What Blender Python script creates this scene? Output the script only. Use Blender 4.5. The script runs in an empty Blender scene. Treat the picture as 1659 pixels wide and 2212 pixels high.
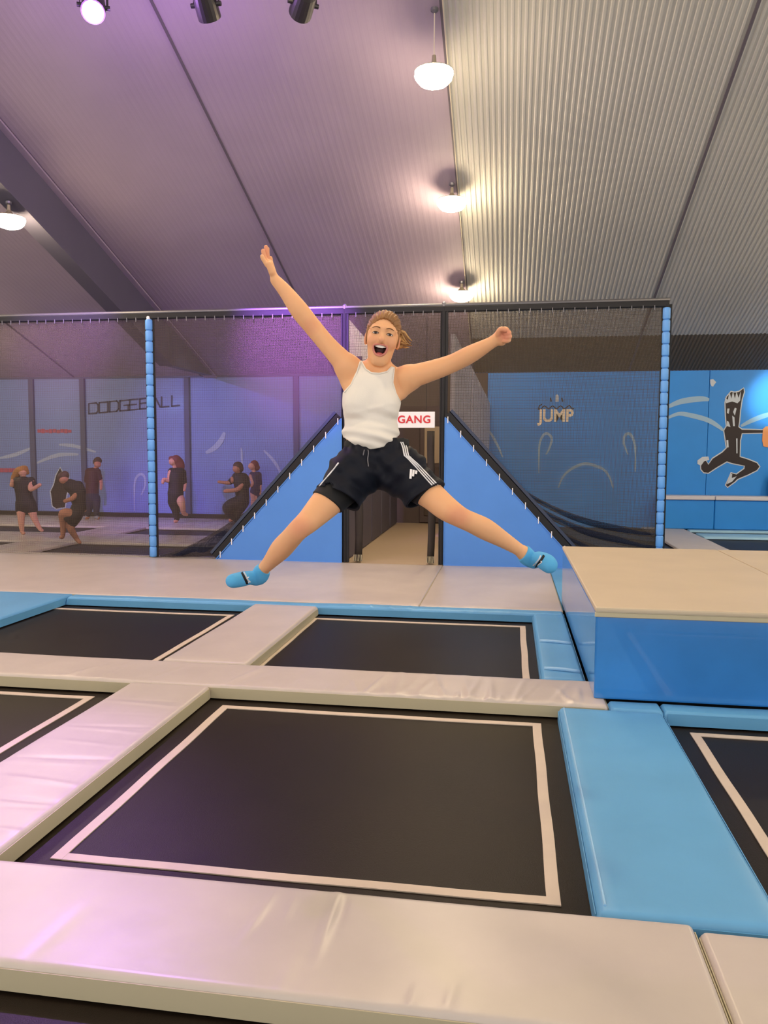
import bpy, bmesh, math, random
import numpy as np
from mathutils import Vector, Matrix
from mathutils.geometry import tessellate_polygon

random.seed(7)
scn = bpy.context.scene
COL = scn.collection

# ------------------------------------------------------------------ camera
F_PX, CX, CY, CAM_H = 1700.0, 829.5, 1106.0, 1.6
def _cam_rot():
    vp = (1102.0, 972.0); hs = 0.004
    Y = np.array([(vp[0]-CX)/F_PX, (vp[1]-CY)/F_PX, 1.0]); Y /= np.linalg.norm(Y)
    p2 = np.array([(vp[0]+1000-CX)/F_PX, (vp[1]+1000*hs-CY)/F_PX, 1.0])
    Z = np.cross(Y, p2); Z /= np.linalg.norm(Z)
    if Z[1] > 0: Z = -Z
    return np.stack([np.cross(Y, Z), Y, Z])
RW = _cam_rot()                      # world = RW @ (x right, y down, z forward)
CAM = np.array([0, 0, CAM_H])
cam_d = bpy.data.cameras.new('camera'); cam = bpy.data.objects.new('camera', cam_d); COL.objects.link(cam)
cam_d.sensor_fit = 'HORIZONTAL'; cam_d.sensor_width = 36.0; cam_d.lens = F_PX/1659.0*36.0
cam_d.clip_start = 0.05; cam_d.clip_end = 200
cr, cu, cw = RW @ [1, 0, 0], RW @ [0, -1, 0], RW @ [0, 0, -1]
cam.matrix_world = Matrix(((cr[0], cu[0], cw[0], 0), (cr[1], cu[1], cw[1], 0), (cr[2], cu[2], cw[2], CAM_H), (0, 0, 0, 1)))
scn.camera = cam

# ------------------------------------------------------------------ world, exposure
wd = bpy.data.worlds.new('world'); scn.world = wd; wd.use_nodes = True
wd.node_tree.nodes['Background'].inputs[0].default_value = (1.0, 0.95, 0.90, 1)
wd.node_tree.nodes['Background'].inputs[1].default_value = 1.05  # even fill through the open hall front, added to brighten upright surfaces
scn.view_settings.view_transform = 'Standard'; scn.view_settings.look = 'None'
scn.view_settings.gamma = 1.0; scn.view_settings.use_curve_mapping = False
scn.view_settings.exposure = 0.36
scn.cycles.max_bounces = 4; scn.cycles.diffuse_bounces = 3; scn.cycles.glossy_bounces = 2; scn.cycles.transmission_bounces = 1; scn.cycles.transparent_max_bounces = 8
scn.cycles.use_adaptive_sampling = True; scn.cycles.adaptive_threshold = 0.06; scn.cycles.adaptive_min_samples = 16; scn.cycles.use_denoising = True
LAMP_E = 118.0            # glow of the pendant lamps' diffusers
PURPLE = 1.0              # scale of the stage spots

def spot(name, loc, to, color, power, angle, blend=0.6, radius=0.08, parent=None):
    l = bpy.data.lights.new(name, 'SPOT'); l.color = color; l.energy = power
    l.spot_size = math.radians(angle); l.spot_blend = blend; l.shadow_soft_size = radius
    o = bpy.data.objects.new(name, l); COL.objects.link(o)
    o.location = loc
    o.rotation_euler = (Vector(to)-Vector(loc)).to_track_quat('-Z', 'Y').to_euler()
    return o

# ------------------------------------------------------------------ pixel helpers (photograph -> place)
def ray(x, y): return RW @ np.array([(x-CX)/F_PX, (y-CY)/F_PX, 1.0])
def G(x, y, z=0.0):
    d = ray(x, y); return CAM + d*((z-CAM_H)/d[2])
def AY(x, y, Y):
    d = ray(x, y); return CAM + d*(Y/d[1])
def DP(x, y, t): return CAM + ray(x, y)*t

# ------------------------------------------------------------------ materials
def lin(c):
    c = c/255.0
    return c/12.92 if c <= 0.04045 else ((c+0.055)/1.055)**2.4
def S(r, g, b): return (lin(r), lin(g), lin(b), 1.0)
MATS = {}
def mat(name, col, rough=0.6, metal=0.0, spec=0.5, var=0.0, var_scale=6.0, bump=0.0, bump_scale=40.0, stretch=(1, 1, 1),
        emit=None, emit_s=0.0, sss=0.0, attr=None, coat=0.0):
    if name in MATS: return MATS[name]
    m = bpy.data.materials.new(name); m.use_nodes = True; nt = m.node_tree; N = nt.nodes; L = nt.links
    b = N['Principled BSDF']
    b.inputs['Base Color'].default_value = col; b.inputs['Roughness'].default_value = rough
    b.inputs['Metallic'].default_value = metal; b.inputs['Specular IOR Level'].default_value = spec
    if coat: b.inputs['Coat Weight'].default_value = coat
    if sss:
        b.inputs['Subsurface Weight'].default_value = sss; b.inputs['Subsurface Radius'].default_value = (0.02, 0.008, 0.004)
        b.inputs['Subsurface Scale'].default_value = 0.5
    if emit:
        b.inputs['Emission Color'].default_value = emit; b.inputs['Emission Strength'].default_value = emit_s
    tc = mp = None
    if var or bump:
        tc = N.new('ShaderNodeTexCoord'); mp = N.new('ShaderNodeMapping'); mp.inputs['Scale'].default_value = stretch
        L.new(tc.outputs['Object'], mp.inputs['Vector'])
    src = None
    if attr:
        a = N.new('ShaderNodeAttribute'); a.attribute_name = attr; src = a.outputs['Color']
        L.new(src, b.inputs['Base Color'])
    if var:
        n = N.new('ShaderNodeTexNoise'); n.inputs['Scale'].default_value = var_scale; n.inputs['Detail'].default_value = 4
        L.new(mp.outputs[0], n.inputs['Vector'])
        r = N.new('ShaderNodeMapRange'); r.inputs[1].default_value = 0.3; r.inputs[2].default_value = 0.7
        r.inputs[3].default_value = 1-var; r.inputs[4].default_value = 1+var*0.6
        L.new(n.outputs[0], r.inputs[0])
        mx = N.new('ShaderNodeMix'); mx.data_type = 'RGBA'; mx.blend_type = 'MULTIPLY'; mx.inputs[0].default_value = 1.0
        if src: L.new(src, mx.inputs[6])
        else: mx.inputs[6].default_value = col
        L.new(r.outputs[0], mx.inputs[7]); L.new(mx.outputs[2], b.inputs['Base Color'])
    if bump:
        n2 = N.new('ShaderNodeTexNoise'); n2.inputs['Scale'].default_value = bump_scale; n2.inputs['Detail'].default_value = 3
        L.new(mp.outputs[0], n2.inputs['Vector'])
        bp = N.new('ShaderNodeBump'); bp.inputs['Strength'].default_value = bump; bp.inputs['Distance'].default_value = 0.01
        L.new(n2.outputs[0], bp.inputs['Height']); L.new(bp.outputs[0], b.inputs['Normal'])
    MATS[name] = m
    return m

def net_mat(name, col, cell, strand):
    m = bpy.data.materials.new(name); m.use_nodes = True; nt = m.node_tree; N = nt.nodes; L = nt.links
    out = N['Material Output']; N.remove(N['Principled BSDF'])
    tc = N.new('ShaderNodeTexCoord'); sp = N.new('ShaderNodeSeparateXYZ'); L.new(tc.outputs['Object'], sp.inputs[0])
    def line(o):
        a = N.new('ShaderNodeMath'); a.operation = 'MULTIPLY'; a.inputs[1].default_value = 1/cell; L.new(o, a.inputs[0])
        f = N.new('ShaderNodeMath'); f.operation = 'FRACT'; L.new(a.outputs[0], f.inputs[0])
        c = N.new('ShaderNodeMath'); c.operation = 'LESS_THAN'; c.inputs[1].default_value = strand/cell; L.new(f.outputs[0], c.inputs[0])
        return c.outputs[0]
    ad = N.new('ShaderNodeMath'); ad.operation = 'ADD'; L.new(sp.outputs[0], ad.inputs[0]); L.new(sp.outputs[1], ad.inputs[1])
    mxm = N.new('ShaderNodeMath'); mxm.operation = 'MAXIMUM'; L.new(line(ad.outputs[0]), mxm.inputs[0]); L.new(line(sp.outputs[2]), mxm.inputs[1])
    t = N.new('ShaderNodeBsdfTransparent'); d = N.new('ShaderNodeBsdfDiffuse'); d.inputs[0].default_value = col
    mix = N.new('ShaderNodeMixShader'); L.new(mxm.outputs[0], mix.inputs[0]); L.new(t.outputs[0], mix.inputs[1]); L.new(d.outputs[0], mix.inputs[2])
    L.new(mix.outputs[0], out.inputs['Surface'])
    return m

M_pad = mat('grey_vinyl', S(198, 187, 178), 0.34, spec=0.5, var=0.06, var_scale=3, bump=0.30, bump_scale=4.5, stretch=(1, 1, 1))
M_padside = mat('beige_vinyl_side', S(190, 180, 150), 0.55)
M_blue = mat('blue_vinyl', S(98, 164, 210), 0.42, var=0.06, var_scale=2.5, bump=0.10, bump_scale=6)
M_bluepale = mat('pale_blue_vinyl', S(150, 196, 230), 0.4)
M_wedge = mat('blue_foam_wedge', S(80, 140, 222), 0.5, var=0.04, var_scale=2)
M_boxblue = mat('blue_box_vinyl', S(50, 128, 204), 0.22, coat=0.6, var=0.15, var_scale=1.6, bump=0.04, bump_scale=12)
M_bed = mat('trampoline_weave', S(34, 26, 19), 0.42, spec=0.17, var=0.12, var_scale=2.0, bump=0.15, bump_scale=260)
M_tape = mat('cream_tape', S(206, 190, 172), 0.6, var=0.04, var_scale=9)
M_black = mat('black_web', S(22, 22, 26), 0.7)
M_net = net_mat('safety_netting', S(96, 84, 76), 0.015, 0.0030)
M_netR = net_mat('doubled_netting', S(86, 76, 64), 0.015, 0.0047)
M_netdense = net_mat('bunched_netting', S(38, 40, 52), 0.008, 0.0046)
M_sleeve = mat('blue_foam_sleeve', S(100, 164, 236), 0.45)
M_metal = mat('grey_steel', S(120, 118, 124), 0.45, metal=0.6)
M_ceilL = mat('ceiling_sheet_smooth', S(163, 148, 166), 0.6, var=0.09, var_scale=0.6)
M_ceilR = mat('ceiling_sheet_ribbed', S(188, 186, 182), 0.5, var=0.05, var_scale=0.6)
M_eaveshade = mat('eave_shade_brown', S(104, 92, 76), 0.8)
M_beam = mat('rafter_paint', S(92, 88, 104), 0.6, var=0.06, var_scale=1.0)
M_wall = mat('mural_blue_wall', S(34, 140, 234), 0.5, var=0.10, var_scale=0.8)
M_wallL = mat('court_wall_blue', S(120, 140, 200), 0.5, var=0.10, var_scale=0.7)
M_col = mat('wall_column_paint', S(80, 84, 120), 0.6)
M_seam = mat('seam_strip', S(96, 88, 98), 0.6)
M_floor = mat('dark_floor', S(40, 38, 36), 0.8)
M_room = mat('hall_wall', S(126, 118, 120), 0.8, var=0.05, var_scale=0.7)
M_brown = mat('corridor_brown', S(88, 74, 72), 0.75, var=0.05, var_scale=1.2)
M_corfloor = mat('corridor_floor', S(170, 150, 126), 0.6)
M_pale = mat('pale_grey_panel', S(206, 200, 214), 0.6)
M_dgrey = mat('dark_grey_panel', S(92, 88, 102), 0.6)
M_white = mat('white_plastic', S(240, 238, 240), 0.5)
M_red = mat('red_print', S(206, 40, 50), 0.6)
M_mwhite = mat('mural_white', S(196, 206, 220), 0.6)
M_mswoosh = mat('mural_swoosh', S(150, 184, 216), 0.55)
M_mswooshL = mat('mural_swoosh_pale', S(164, 178, 210), 0.55)
M_mdark = mat('mural_dark', S(38, 26, 30), 0.6)
M_mtext = mat('mural_dark_text', S(54, 52, 86), 0.6)
M_morange = mat('mural_orange', S(236, 160, 104), 0.6)
M_cream = mat('logo_cream', S(252, 238, 216), 0.6)
M_lampbody = mat('lamp_housing', S(150, 140, 120), 0.5, metal=0.3)
M_glow = mat('lamp_diffuser', S(255, 240, 210), 0.5, emit=(1.0, 0.80, 0.50, 1), emit_s=LAMP_E)
M_cord = mat('lamp_cord', S(200, 190, 170), 0.6)
M_purple = mat('purple_lens', S(240, 200, 255), 0.4, emit=(0.72, 0.42, 1.0, 1), emit_s=40)
M_fix = mat('spot_housing', S(44, 40, 46), 0.4, metal=0.2)

# ------------------------------------------------------------------ object helpers
ORG = {}
def meta(o, label=None, cat=None, group=None, kind=None):
    if label: o['label'] = label
    if cat: o['category'] = cat
    if group: o['group'] = group
    if kind: o['kind'] = kind
    return o
def empty(name, loc, label=None, cat=None, group=None, kind=None):
    o = bpy.data.objects.new(name, None); COL.objects.link(o); o.location = tuple(loc); o.empty_display_size = 0.2
    ORG[o] = np.array(loc, dtype=float)
    return meta(o, label, cat, group, kind)
def mesh(name, V, Fc, m, parent=None, smooth=False, label=None, cat=None, group=None, kind=None, cols=None):
    V = np.asarray(V, dtype=float).reshape(-1, 3)
    if parent is not None: org = ORG[parent]
    else:
        lo, hi = V.min(0), V.max(0); org = np.array([(lo[0]+hi[0])/2, (lo[1]+hi[1])/2, lo[2]])
    me = bpy.data.meshes.new(name)
    me.from_pydata((V-org).tolist(), [], Fc if isinstance(Fc, list) else Fc.tolist())
    me.materials.append(m)
    if smooth: me.polygons.foreach_set('use_smooth', [True]*len(me.polygons))
    if cols is not None:
        ca = me.color_attributes.new('Col', 'FLOAT_COLOR', 'POINT')
        ca.data.foreach_set('color', np.concatenate([cols, np.ones((len(cols), 1))], 1).ravel())
    me.update()
    o = bpy.data.objects.new(name, me); COL.objects.link(o)
    if parent is not None: o.parent = parent
    else: o.location = tuple(org)
    ORG[o] = org
    return meta(o, label, cat, group, kind)

class MB:
    def __init__(s): s.v = []; s.f = []
    def add(s, V, Fc):
        n = len(s.v); s.v += [tuple(p) for p in V]; s.f += [tuple(i+n for i in q) for q in Fc]; return s
    def box(s, x0, x1, y0, y1, z0, z1):
        V = [(x, y, z) for z in (z0, z1) for y in (y0, y1) for x in (x0, x1)]
        return s.add(V, [(0, 2, 3, 1), (4, 5, 7, 6), (0, 1, 5, 4), (2, 6, 7, 3), (0, 4, 6, 2), (1, 3, 7, 5)])
    def bbox(s, x0, x1, y0, y1, z0, z1, b=0.01, seg=2):
        bm = bmesh.new()
        bmesh.ops.create_cube(bm, size=1)
        for v in bm.verts:
            v.co = ((x0+x1)/2+v.co.x*(x1-x0), (y0+y1)/2+v.co.y*(y1-y0), (z0+z1)/2+v.co.z*(z1-z0))
        bmesh.ops.bevel(bm, geom=list(bm.edges), offset=b, segments=seg, profile=0.6, affect='EDGES')
        bm.verts.index_update()
        s.add([tuple(v.co) for v in bm.verts], [tuple(v.index for v in f.verts) for f in bm.faces]); bm.free(); return s
    def tube(s, P, r, n=8, cap=True):
        P = [np.array(p, float) for p in P]; R = r if hasattr(r, '__len__') else [r]*len(P)
        rings = []
        for i, p in enumerate(P):
            t = P[min(i+1, len(P)-1)]-P[max(i-1, 0)]; t = t/(np.linalg.norm(t)+1e-9)
            a = np.cross(t, [0, 0, 1.0]);
            if np.linalg.norm(a) < 0.05: a = np.cross(t, [1.0, 0, 0])
            a /= np.linalg.norm(a); b = np.cross(t, a)
            rings.append([p+R[i]*(math.cos(2*math.pi*k/n)*a+math.sin(2*math.pi*k/n)*b) for k in range(n)])
        V = [q for rg in rings for q in rg]; Fc = []
        for i in range(len(P)-1):
            for k in range(n): Fc.append((i*n+k, i*n+(k+1) % n, (i+1)*n+(k+1) % n, (i+1)*n+k))
        if cap: Fc += [tuple(range(n))[::-1], tuple((len(P)-1)*n+k for k in range(n))]
        return s.add(V, Fc)
    def ribbon(s, P, w, nrm, thick=0.004):
        """flat strip along P lying in the plane with normal nrm, with a little thickness"""
        P = [np.array(p, float) for p in P]; W = w if hasattr(w, '__len__') else [w]*len(P); nrm = np.array(nrm, float)
        V = []; Fc = []
        for i, p in enumerate(P):
            t = P[min(i+1, len(P)-1)]-P[max(i-1, 0)]; t /= np.linalg.norm(t)+1e-9
            b = np.cross(nrm, t); b /= np.linalg.norm(b)+1e-9
            for q in (p-b*W[i]/2, p+b*W[i]/2): V += [q, q+nrm*thick]
        for i in range(len(P)-1):
            a = 4*i; c = a+4
            Fc += [(a+1, a+3, c+3, c+1), (a, c, c+2, a+2), (a, a+1, c+1, c), (a+2, c+2, c+3, a+3)]
        Fc += [(0, 2, 3, 1), (4*len(P)-4, 4*len(P)-3, 4*len(P)-1, 4*len(P)-2)]
        return s.add(V, Fc)
    def poly(s, P, off):
        """filled outline P extruded by the vector off"""
        P = [np.array(p, float) for p in P]; off = np.array(off, float); n = len(P)
        T = tessellate_polygon([[Vector(p) for p in P]])
        V = P+[p+off for p in P]
        Fc = [tuple(t) for t in T]+[tuple(i+n for i in t)[::-1] for t in T]
        Fc += [(i, (i+1) % n, (i+1) % n+n, i+n) for i in range(n)]
        return s.add(V, Fc)
    def lathe(s, prof, c, n=16, axis=None):
        """prof: list of (radius, height) about the vertical axis through c (or axis frame)"""
        A = np.array(axis if axis is not None else np.eye(3), float); c = np.array(c, float)
        V = [c+r*math.cos(2*math.pi*k/n)*A[0]+r*math.sin(2*math.pi*k/n)*A[1]+h*A[2] for r, h in prof for k in range(n)]
        Fc = [(i*n+k, i*n+(k+1) % n, (i+1)*n+(k+1) % n, (i+1)*n+k) for i in range(len(prof)-1) for k in range(n)]
        Fc += [tuple(range(n))[::-1], tuple((len(prof)-1)*n+k for k in range(n))]
        return s.add(V, Fc)
    def build(s, name, m, parent=None, smooth=False, **k):
        o = mesh(name, s.v, s.f, m, parent, smooth, **k)
        bm = bmesh.new(); bm.from_mesh(o.data); bmesh.ops.recalc_face_normals(bm, faces=bm.faces); bm.to_mesh(o.data); bm.free()
        return o
def smoothstep(x): x = min(1, max(0, x)); return x*x*(3-2*x)

# ================================================================== THE HALL
WALL_Y, EAVE_Z, SLOPE = 17.25, 3.25, 0.346
XL, XR, YF = -15.0, 10.0, -4.0
def ceil_z(Y): return EAVE_Z+SLOPE*(WALL_Y-Y) if Y >= 0 else EAVE_Z+SLOPE*WALL_Y+SLOPE*Y

MB().box(XL, XR, YF, WALL_Y+0.3, -1.0, -0.8).build('floor', M_floor, kind='structure')

# ceiling: folded metal sheets running down the slope, split at the purlin seams
ceiling = empty('ceiling', (-2.5, 1.6, ceil_z(0)), kind='structure')
seams = [XL, -10.1, -6.98, -3.85, -0.79, 2.42, 5.6, XR]
def sheet(x0, x1, ya, yb, amp, pitch, m, name='ceiling_panel'):
    xs = []; zs = []
    n = max(1, int(round((x1-x0-0.012)/pitch))); p = (x1-x0-0.012)/n
    for i in range(n):
        b = x0+0.006+i*p
        xs += [b, b+p*0.28, b+p*0.42, b+p*0.86]; zs += [0, 0, amp, amp]
    xs.append(x1-0.006); zs.append(0)
    V = []; Fc = []
    k = len(xs)
    for y in (ya, yb):
        V += [(x, y, ceil_z(y)+z) for x, z in zip(xs, zs)]
    Fc = [(i, i+1, k+i+1, k+i) for i in range(k-1)]
    return mesh(name, V, Fc, m, ceiling)
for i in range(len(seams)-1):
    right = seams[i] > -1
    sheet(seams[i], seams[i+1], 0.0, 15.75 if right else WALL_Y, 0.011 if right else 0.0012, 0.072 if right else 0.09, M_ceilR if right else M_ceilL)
    if right: sheet(seams[i], seams[i+1], 15.75, WALL_Y, 0.012, 0.072, M_eaveshade, 'eave_shade_panel')  # shade towards the eave, put into the colour of a darker sheet
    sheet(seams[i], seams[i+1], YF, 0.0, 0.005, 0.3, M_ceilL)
for x in seams[1:-1]:
    V = [(x+dx, y, ceil_z(y)+dz) for y in (0.0, WALL_Y-0.02) for dx, dz in ((-0.016, 0.02), (0.016, 0.02), (0.016, -0.012), (-0.016, -0.012))]
    mesh('ceiling_seam', V, [(0, 1, 5, 4), (1, 2, 6, 5), (2, 3, 7, 6), (3, 0, 4, 7), (0, 3, 2, 1), (4, 5, 6, 7)], M_seam, ceiling)

# rafter (deep steel beam) running down the slope on the left
raf = empty('trim_1', (-6.8, 0.0, ceil_z(0)), kind='structure')
def slopebox(x0, x1, y0, y1, za, zb):
    b = MB(); V = [(x, y, ceil_z(y)+z) for z in (za, zb) for y in (y0, y1) for x in (x0, x1)]
    return b.add(V, [(0, 2, 3, 1), (4, 5, 7, 6), (0, 1, 5, 4), (2, 6, 7, 3), (0, 4, 6, 2), (1, 3, 7, 5)])
slopebox(-6.86, -6.70, 0, 14.95, -0.78, -0.02).build('beam_web', M_beam, raf)
slopebox(-6.92, -6.64, 0, 14.95, -0.81, -0.78).build('beam_flange', M_beam, raf)
MB().add([(x, y, z) for x in (-6.86, -6.66) for y, z in ((14.95, ceil_z(14.95)-0.02), (14.95, EAVE_Z), (WALL_Y-0.03, EAVE_Z))], [(0, 1, 2), (5, 4, 3), (0, 3, 4, 1), (1, 4, 5, 2), (2, 5, 3, 0)]).build('beam_end', M_beam, raf)
slopebox(-6.90, -6.60, 0, WALL_Y-0.02, -0.05, -0.02).build('beam_flange', M_ceilL, raf)

# walls
MB().box(XL-0.2, XL, 9.0, WALL_Y, -0.8, 6.3).build('wall_left', M_room, kind='structure')
MB().box(XR, XR+0.2, 9.0, WALL_Y, -0.8, 6.3).build('wall_right', M_room, kind='structure')
wb = empty('wall_back', (-2.5, WALL_Y, -0.1), kind='structure')
MB().box(XL, XR, WALL_Y+0.04, WALL_Y+0.2, -0.8, 3.6).build('wall_backing', M_col, wb)
cuts = [XL, -13.8, -11.21, -9.91, -7.33, -4.75, -2.72]
for a, b in zip(cuts[:-1], cuts[1:]):
    MB().bbox(a+0.012, b-0.012, WALL_Y, WALL_Y+0.05, -0.05, EAVE_Z, 0.006, 1).build('wall_panel', M_wallL, wb)
for x in cuts[1:-1]:
    MB().bbox(x-0.065, x+0.065, WALL_Y-0.05, WALL_Y+0.05, -0.05, EAVE_Z-0.02, 0.01, 1).build('wall_column', M_col, wb)
for a, b in zip([-0.5, 4.04, 6.8], [4.04, 6.8, XR]):
    MB().bbox(a+0.004, b-0.004, WALL_Y, WALL_Y+0.05, -0.05, EAVE_Z, 0.004, 1).build('wall_panel', M_wall, wb)
MB().box(XL, -2.72, WALL_Y-0.03, WALL_Y+0.02, EAVE_Z-0.03, EAVE_Z+0.05).build('trim_2', M_col, kind='structure')
MB().box(-2.72, -0.51, WALL_Y-0.015, WALL_Y+0.05, -0.05, EAVE_Z).build('corridor_wall', M_brown, wb)
MB().box(XL, -2.9, WALL_Y-0.06, WALL_Y, -0.02, 0.10).build('baseboard_back', M_floor, kind='structure')

# exit door at the end of the corridor
dr = empty('door_1', (-1.3, WALL_Y-0.06, 0), kind='structure')
MB().bbox(-1.95, -0.72, WALL_Y-0.08, WALL_Y-0.02, 0, 2.2, 0.01, 1).build('door_leaf', M_brown, dr)
MB().bbox(-1.85, -0.82, WALL_Y-0.10, WALL_Y-0.07, 1.30, 2.1, 0.01, 1).build('door_panel', M_corfloor, dr)
MB().bbox(-1.85, -0.82, WALL_Y-0.10, WALL_Y-0.07, 0.15, 1.22, 0.01, 1).build('door_panel', mat('dark_brown_panel', S(78, 64, 56), 0.7), dr)
MB().bbox(-0.86, -0.80, WALL_Y-0.16, WALL_Y-0.10, 1.0, 1.16, 0.01, 1).build('door_handle', M_metal, dr)

# corridor side walls, pale above and dark below, built of upright panels
def corridor_wall(name, A, B, ya, yb, n, ztop0, ztop1, inner):
    root = empty(name, ((A+B)/2, (ya+yb)/2, 0), kind='structure')
    for i in range(n):
        t0, t1 = i/n, (i+1)/n
        g = 0.006
        def P(t, z, o): return (A+(B-A)*t+o, ya+(yb-ya)*t, z)
        for za, zb, m, nm in ((0.0, 1.35, M_dgrey, 'lower_panel'), (1.36, None, M_pale, 'upper_panel')):
            z0b = zb if zb else ztop0+(ztop1-ztop0)*t0; z1b = zb if zb else ztop0+(ztop1-ztop0)*t1
            V = [P(t0+g, za, 0), P(t1-g, za, 0), P(t1-g, z1b, 0), P(t0+g, z0b, 0), P(t0+g, za, inner), P(t1-g, za, inner), P(t1-g, z1b, inner), P(t0+g, z0b, inner)]
            MB().add(V, [(0, 1, 2, 3), (7, 6, 5, 4), (0, 4, 5, 1), (1, 5, 6, 2), (2, 6, 7, 3), (3, 7, 4, 0)]).build(nm, m, root)
    return root
corridor_wall('wall_corridor_left', -2.32, -2.44, 11.05, WALL_Y-0.1, 5, 3.48, 3.2, -0.06)
corridor_wall('wall_corridor_right', -0.84, -0.50, 11.05, WALL_Y-0.1, 5, 3.2, 2.6, 0.06)
MB().box(-2.72, -0.5, 10.95, WALL_Y, -0.8, -0.02).build('floor_corridor', M_corfloor, kind='structure')

# ================================================================== PADS AND TRAMPOLINES
BED_Z = -0.10
def wrinkle_fn(ridges, seed, amp=0.0012):
    rs = np.random.RandomState(seed); ph = rs.rand(6)*6.28; fr = 1.5+rs.rand(6)*5; di = rs.rand(6)*6.28
    def z(x, y):
        h = 0
        for k in range(6): h = h+amp*math.sin(fr[k]*(x*math.cos(di[k])+y*math.sin(di[k]))+ph[k])
        for (cx, cy, an, le, wi, am) in ridges:
            u = (x-cx)*math.cos(an)+(y-cy)*math.sin(an); v = -(x-cx)*math.sin(an)+(y-cy)*math.cos(an)
            h += am*math.exp(-(u/le)**2-(v/wi)**2)
        return h
    return z
def pad(label, x0, x1, y0, y1, m=None, ridges=(), res=0.12, b=0.022, t=0.09, seed=1, z0=0.0, group=None, side=True, yres=None, piping=None):
    m = m or M_pad
    root = empty('safety_pad', ((x0+x1)/2, (y0+y1)/2, z0-t), label, 'pad', group)
    f = wrinkle_fn(ridges, seed)
    def axis(a, c, r):
        n = max(1, int(round((c-a-2*b)/r)))
        xs = [a, a, a+b*0.30, a+b*0.65, a+b]; zs = [-t, -b, -b*0.42, -b*0.10, 0]
        for i in range(1, n): xs.append(a+b+(c-a-2*b)*i/n); zs.append(0)
        return xs+[c-b, c-b*0.65, c-b*0.30, c, c], zs+[0, -b*0.10, -b*0.42, -b, -t]
    xs, zx = axis(x0, x1, res); ys, zy = axis(y0, y1, yres or res)
    V = []; nx = len(xs)
    for y, c in zip(ys, zy):
        for x, a in zip(xs, zx):
            z = max(-t, a+c)
            if z > -b*0.9: z += f(x, y)
            V.append((x, y, z0+z))
    Fc = [(j*nx+i, j*nx+i+1, (j+1)*nx+i+1, (j+1)*nx+i) for j in range(len(ys)-1) for i in range(nx-1)]
    Fc.append(tuple([0, (len(ys)-1)*nx, len(ys)*nx-1, nx-1]))
    mesh('pad_cover', V, Fc, m, root, smooth=True)
    # stitched side strips (the beige foam edge that shows)
    if side:
        sm = M_padside if m is M_pad else m
        for (xa, xb, ya, yb) in ((x0-0.004, x0, y0+b, y1-b), (x1, x1+0.004, y0+b, y1-b), (x0+b, x1-b, y0-0.004, y0), (x0+b, x1-b, y1, y1+0.004)):
            MB().box(xa, xb, ya, yb, z0-t, z0-b*0.8).build('side_strip', sm, root)
    return root
def trampoline(label, x0, x1, y0, y1, tx0, tx1, ty0, ty1, w=0.052, sag=0.008, n=14, group='trampolines in the floor', tape=True, z=BED_Z):
    """x0..y1 the bed, tx0..ty1 the outer edge of the marking tape"""
    root = empty('trampoline', ((x0+x1)/2, (y0+y1)/2, z-0.05), label, 'trampoline', group)
    def bz(x, y):
        u = (x-x0)/(x1-x0); v = (y-y0)/(y1-y0)
        return z-sag*max(0.0, 16*u*(1-u)*v*(1-v))
    V = [(x0+(x1-x0)*i/n, y0+(y1-y0)*j/n, bz(x0+(x1-x0)*i/n, y0+(y1-y0)*j/n)) for j in range(n+1) for i in range(n+1)]
    Fc = [(j*(n+1)+i, j*(n+1)+i+1, (j+1)*(n+1)+i+1, (j+1)*(n+1)+i) for j in range(n) for i in range(n)]
    mesh('jumping_bed', V, Fc, M_bed, root, smooth=True)
    fr = MB()
    for (a, b_, c, d) in ((x0-0.05, x0, y0-0.05, y1+0.05), (x1, x1+0.05, y0-0.05, y1+0.05), (x0, x1, y0-0.05, y0), (x0, x1, y1, y1+0.05)):
        fr.box(a, b_, c, d, z-0.05, z-0.01)
    fr.build('steel_frame', M_black, root)
    if tape:
        def strip(xa, ya, xb, yb, dx, dy):
            k = 12; V = []
            for i in range(k+1):
                x = xa+(xb-xa)*i/k; y = ya+(yb-ya)*i/k; wob = 0.002*math.sin(i*1.3+xa*3+ya)
                for (p, q) in ((x, y), (x+dx, y+dy)):
                    p += wob*(1 if dx else 0); q += wob*(1 if dy else 0)
                    V += [(p, q, bz(p, q)+0.001), (p, q, bz(p, q)+0.006)]
            Fc = []
            for i in range(k):
                a = 4*i; c = a+4
                Fc += [(a+1, a+3, c+3, c+1), (a, c, c+2, a+2), (a, a+1, c+1, c), (a+2, c+2, c+3, a+3)]
            Fc += [(0, 2, 3, 1), (4*k, 4*k+1, 4*k+3, 4*k+2)]
            b = MB(); b.add(V, Fc); b.build('marking_line', M_tape, root)
        strip(tx0, ty0, tx0, ty1, w, 0); strip(tx1, ty0, tx1, ty1, -w, 0)
        strip(tx0+w, ty0, tx1-w, ty0, 0, w); strip(tx0+w, ty1, tx1-w, ty1, 0, -w)
    return root

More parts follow.
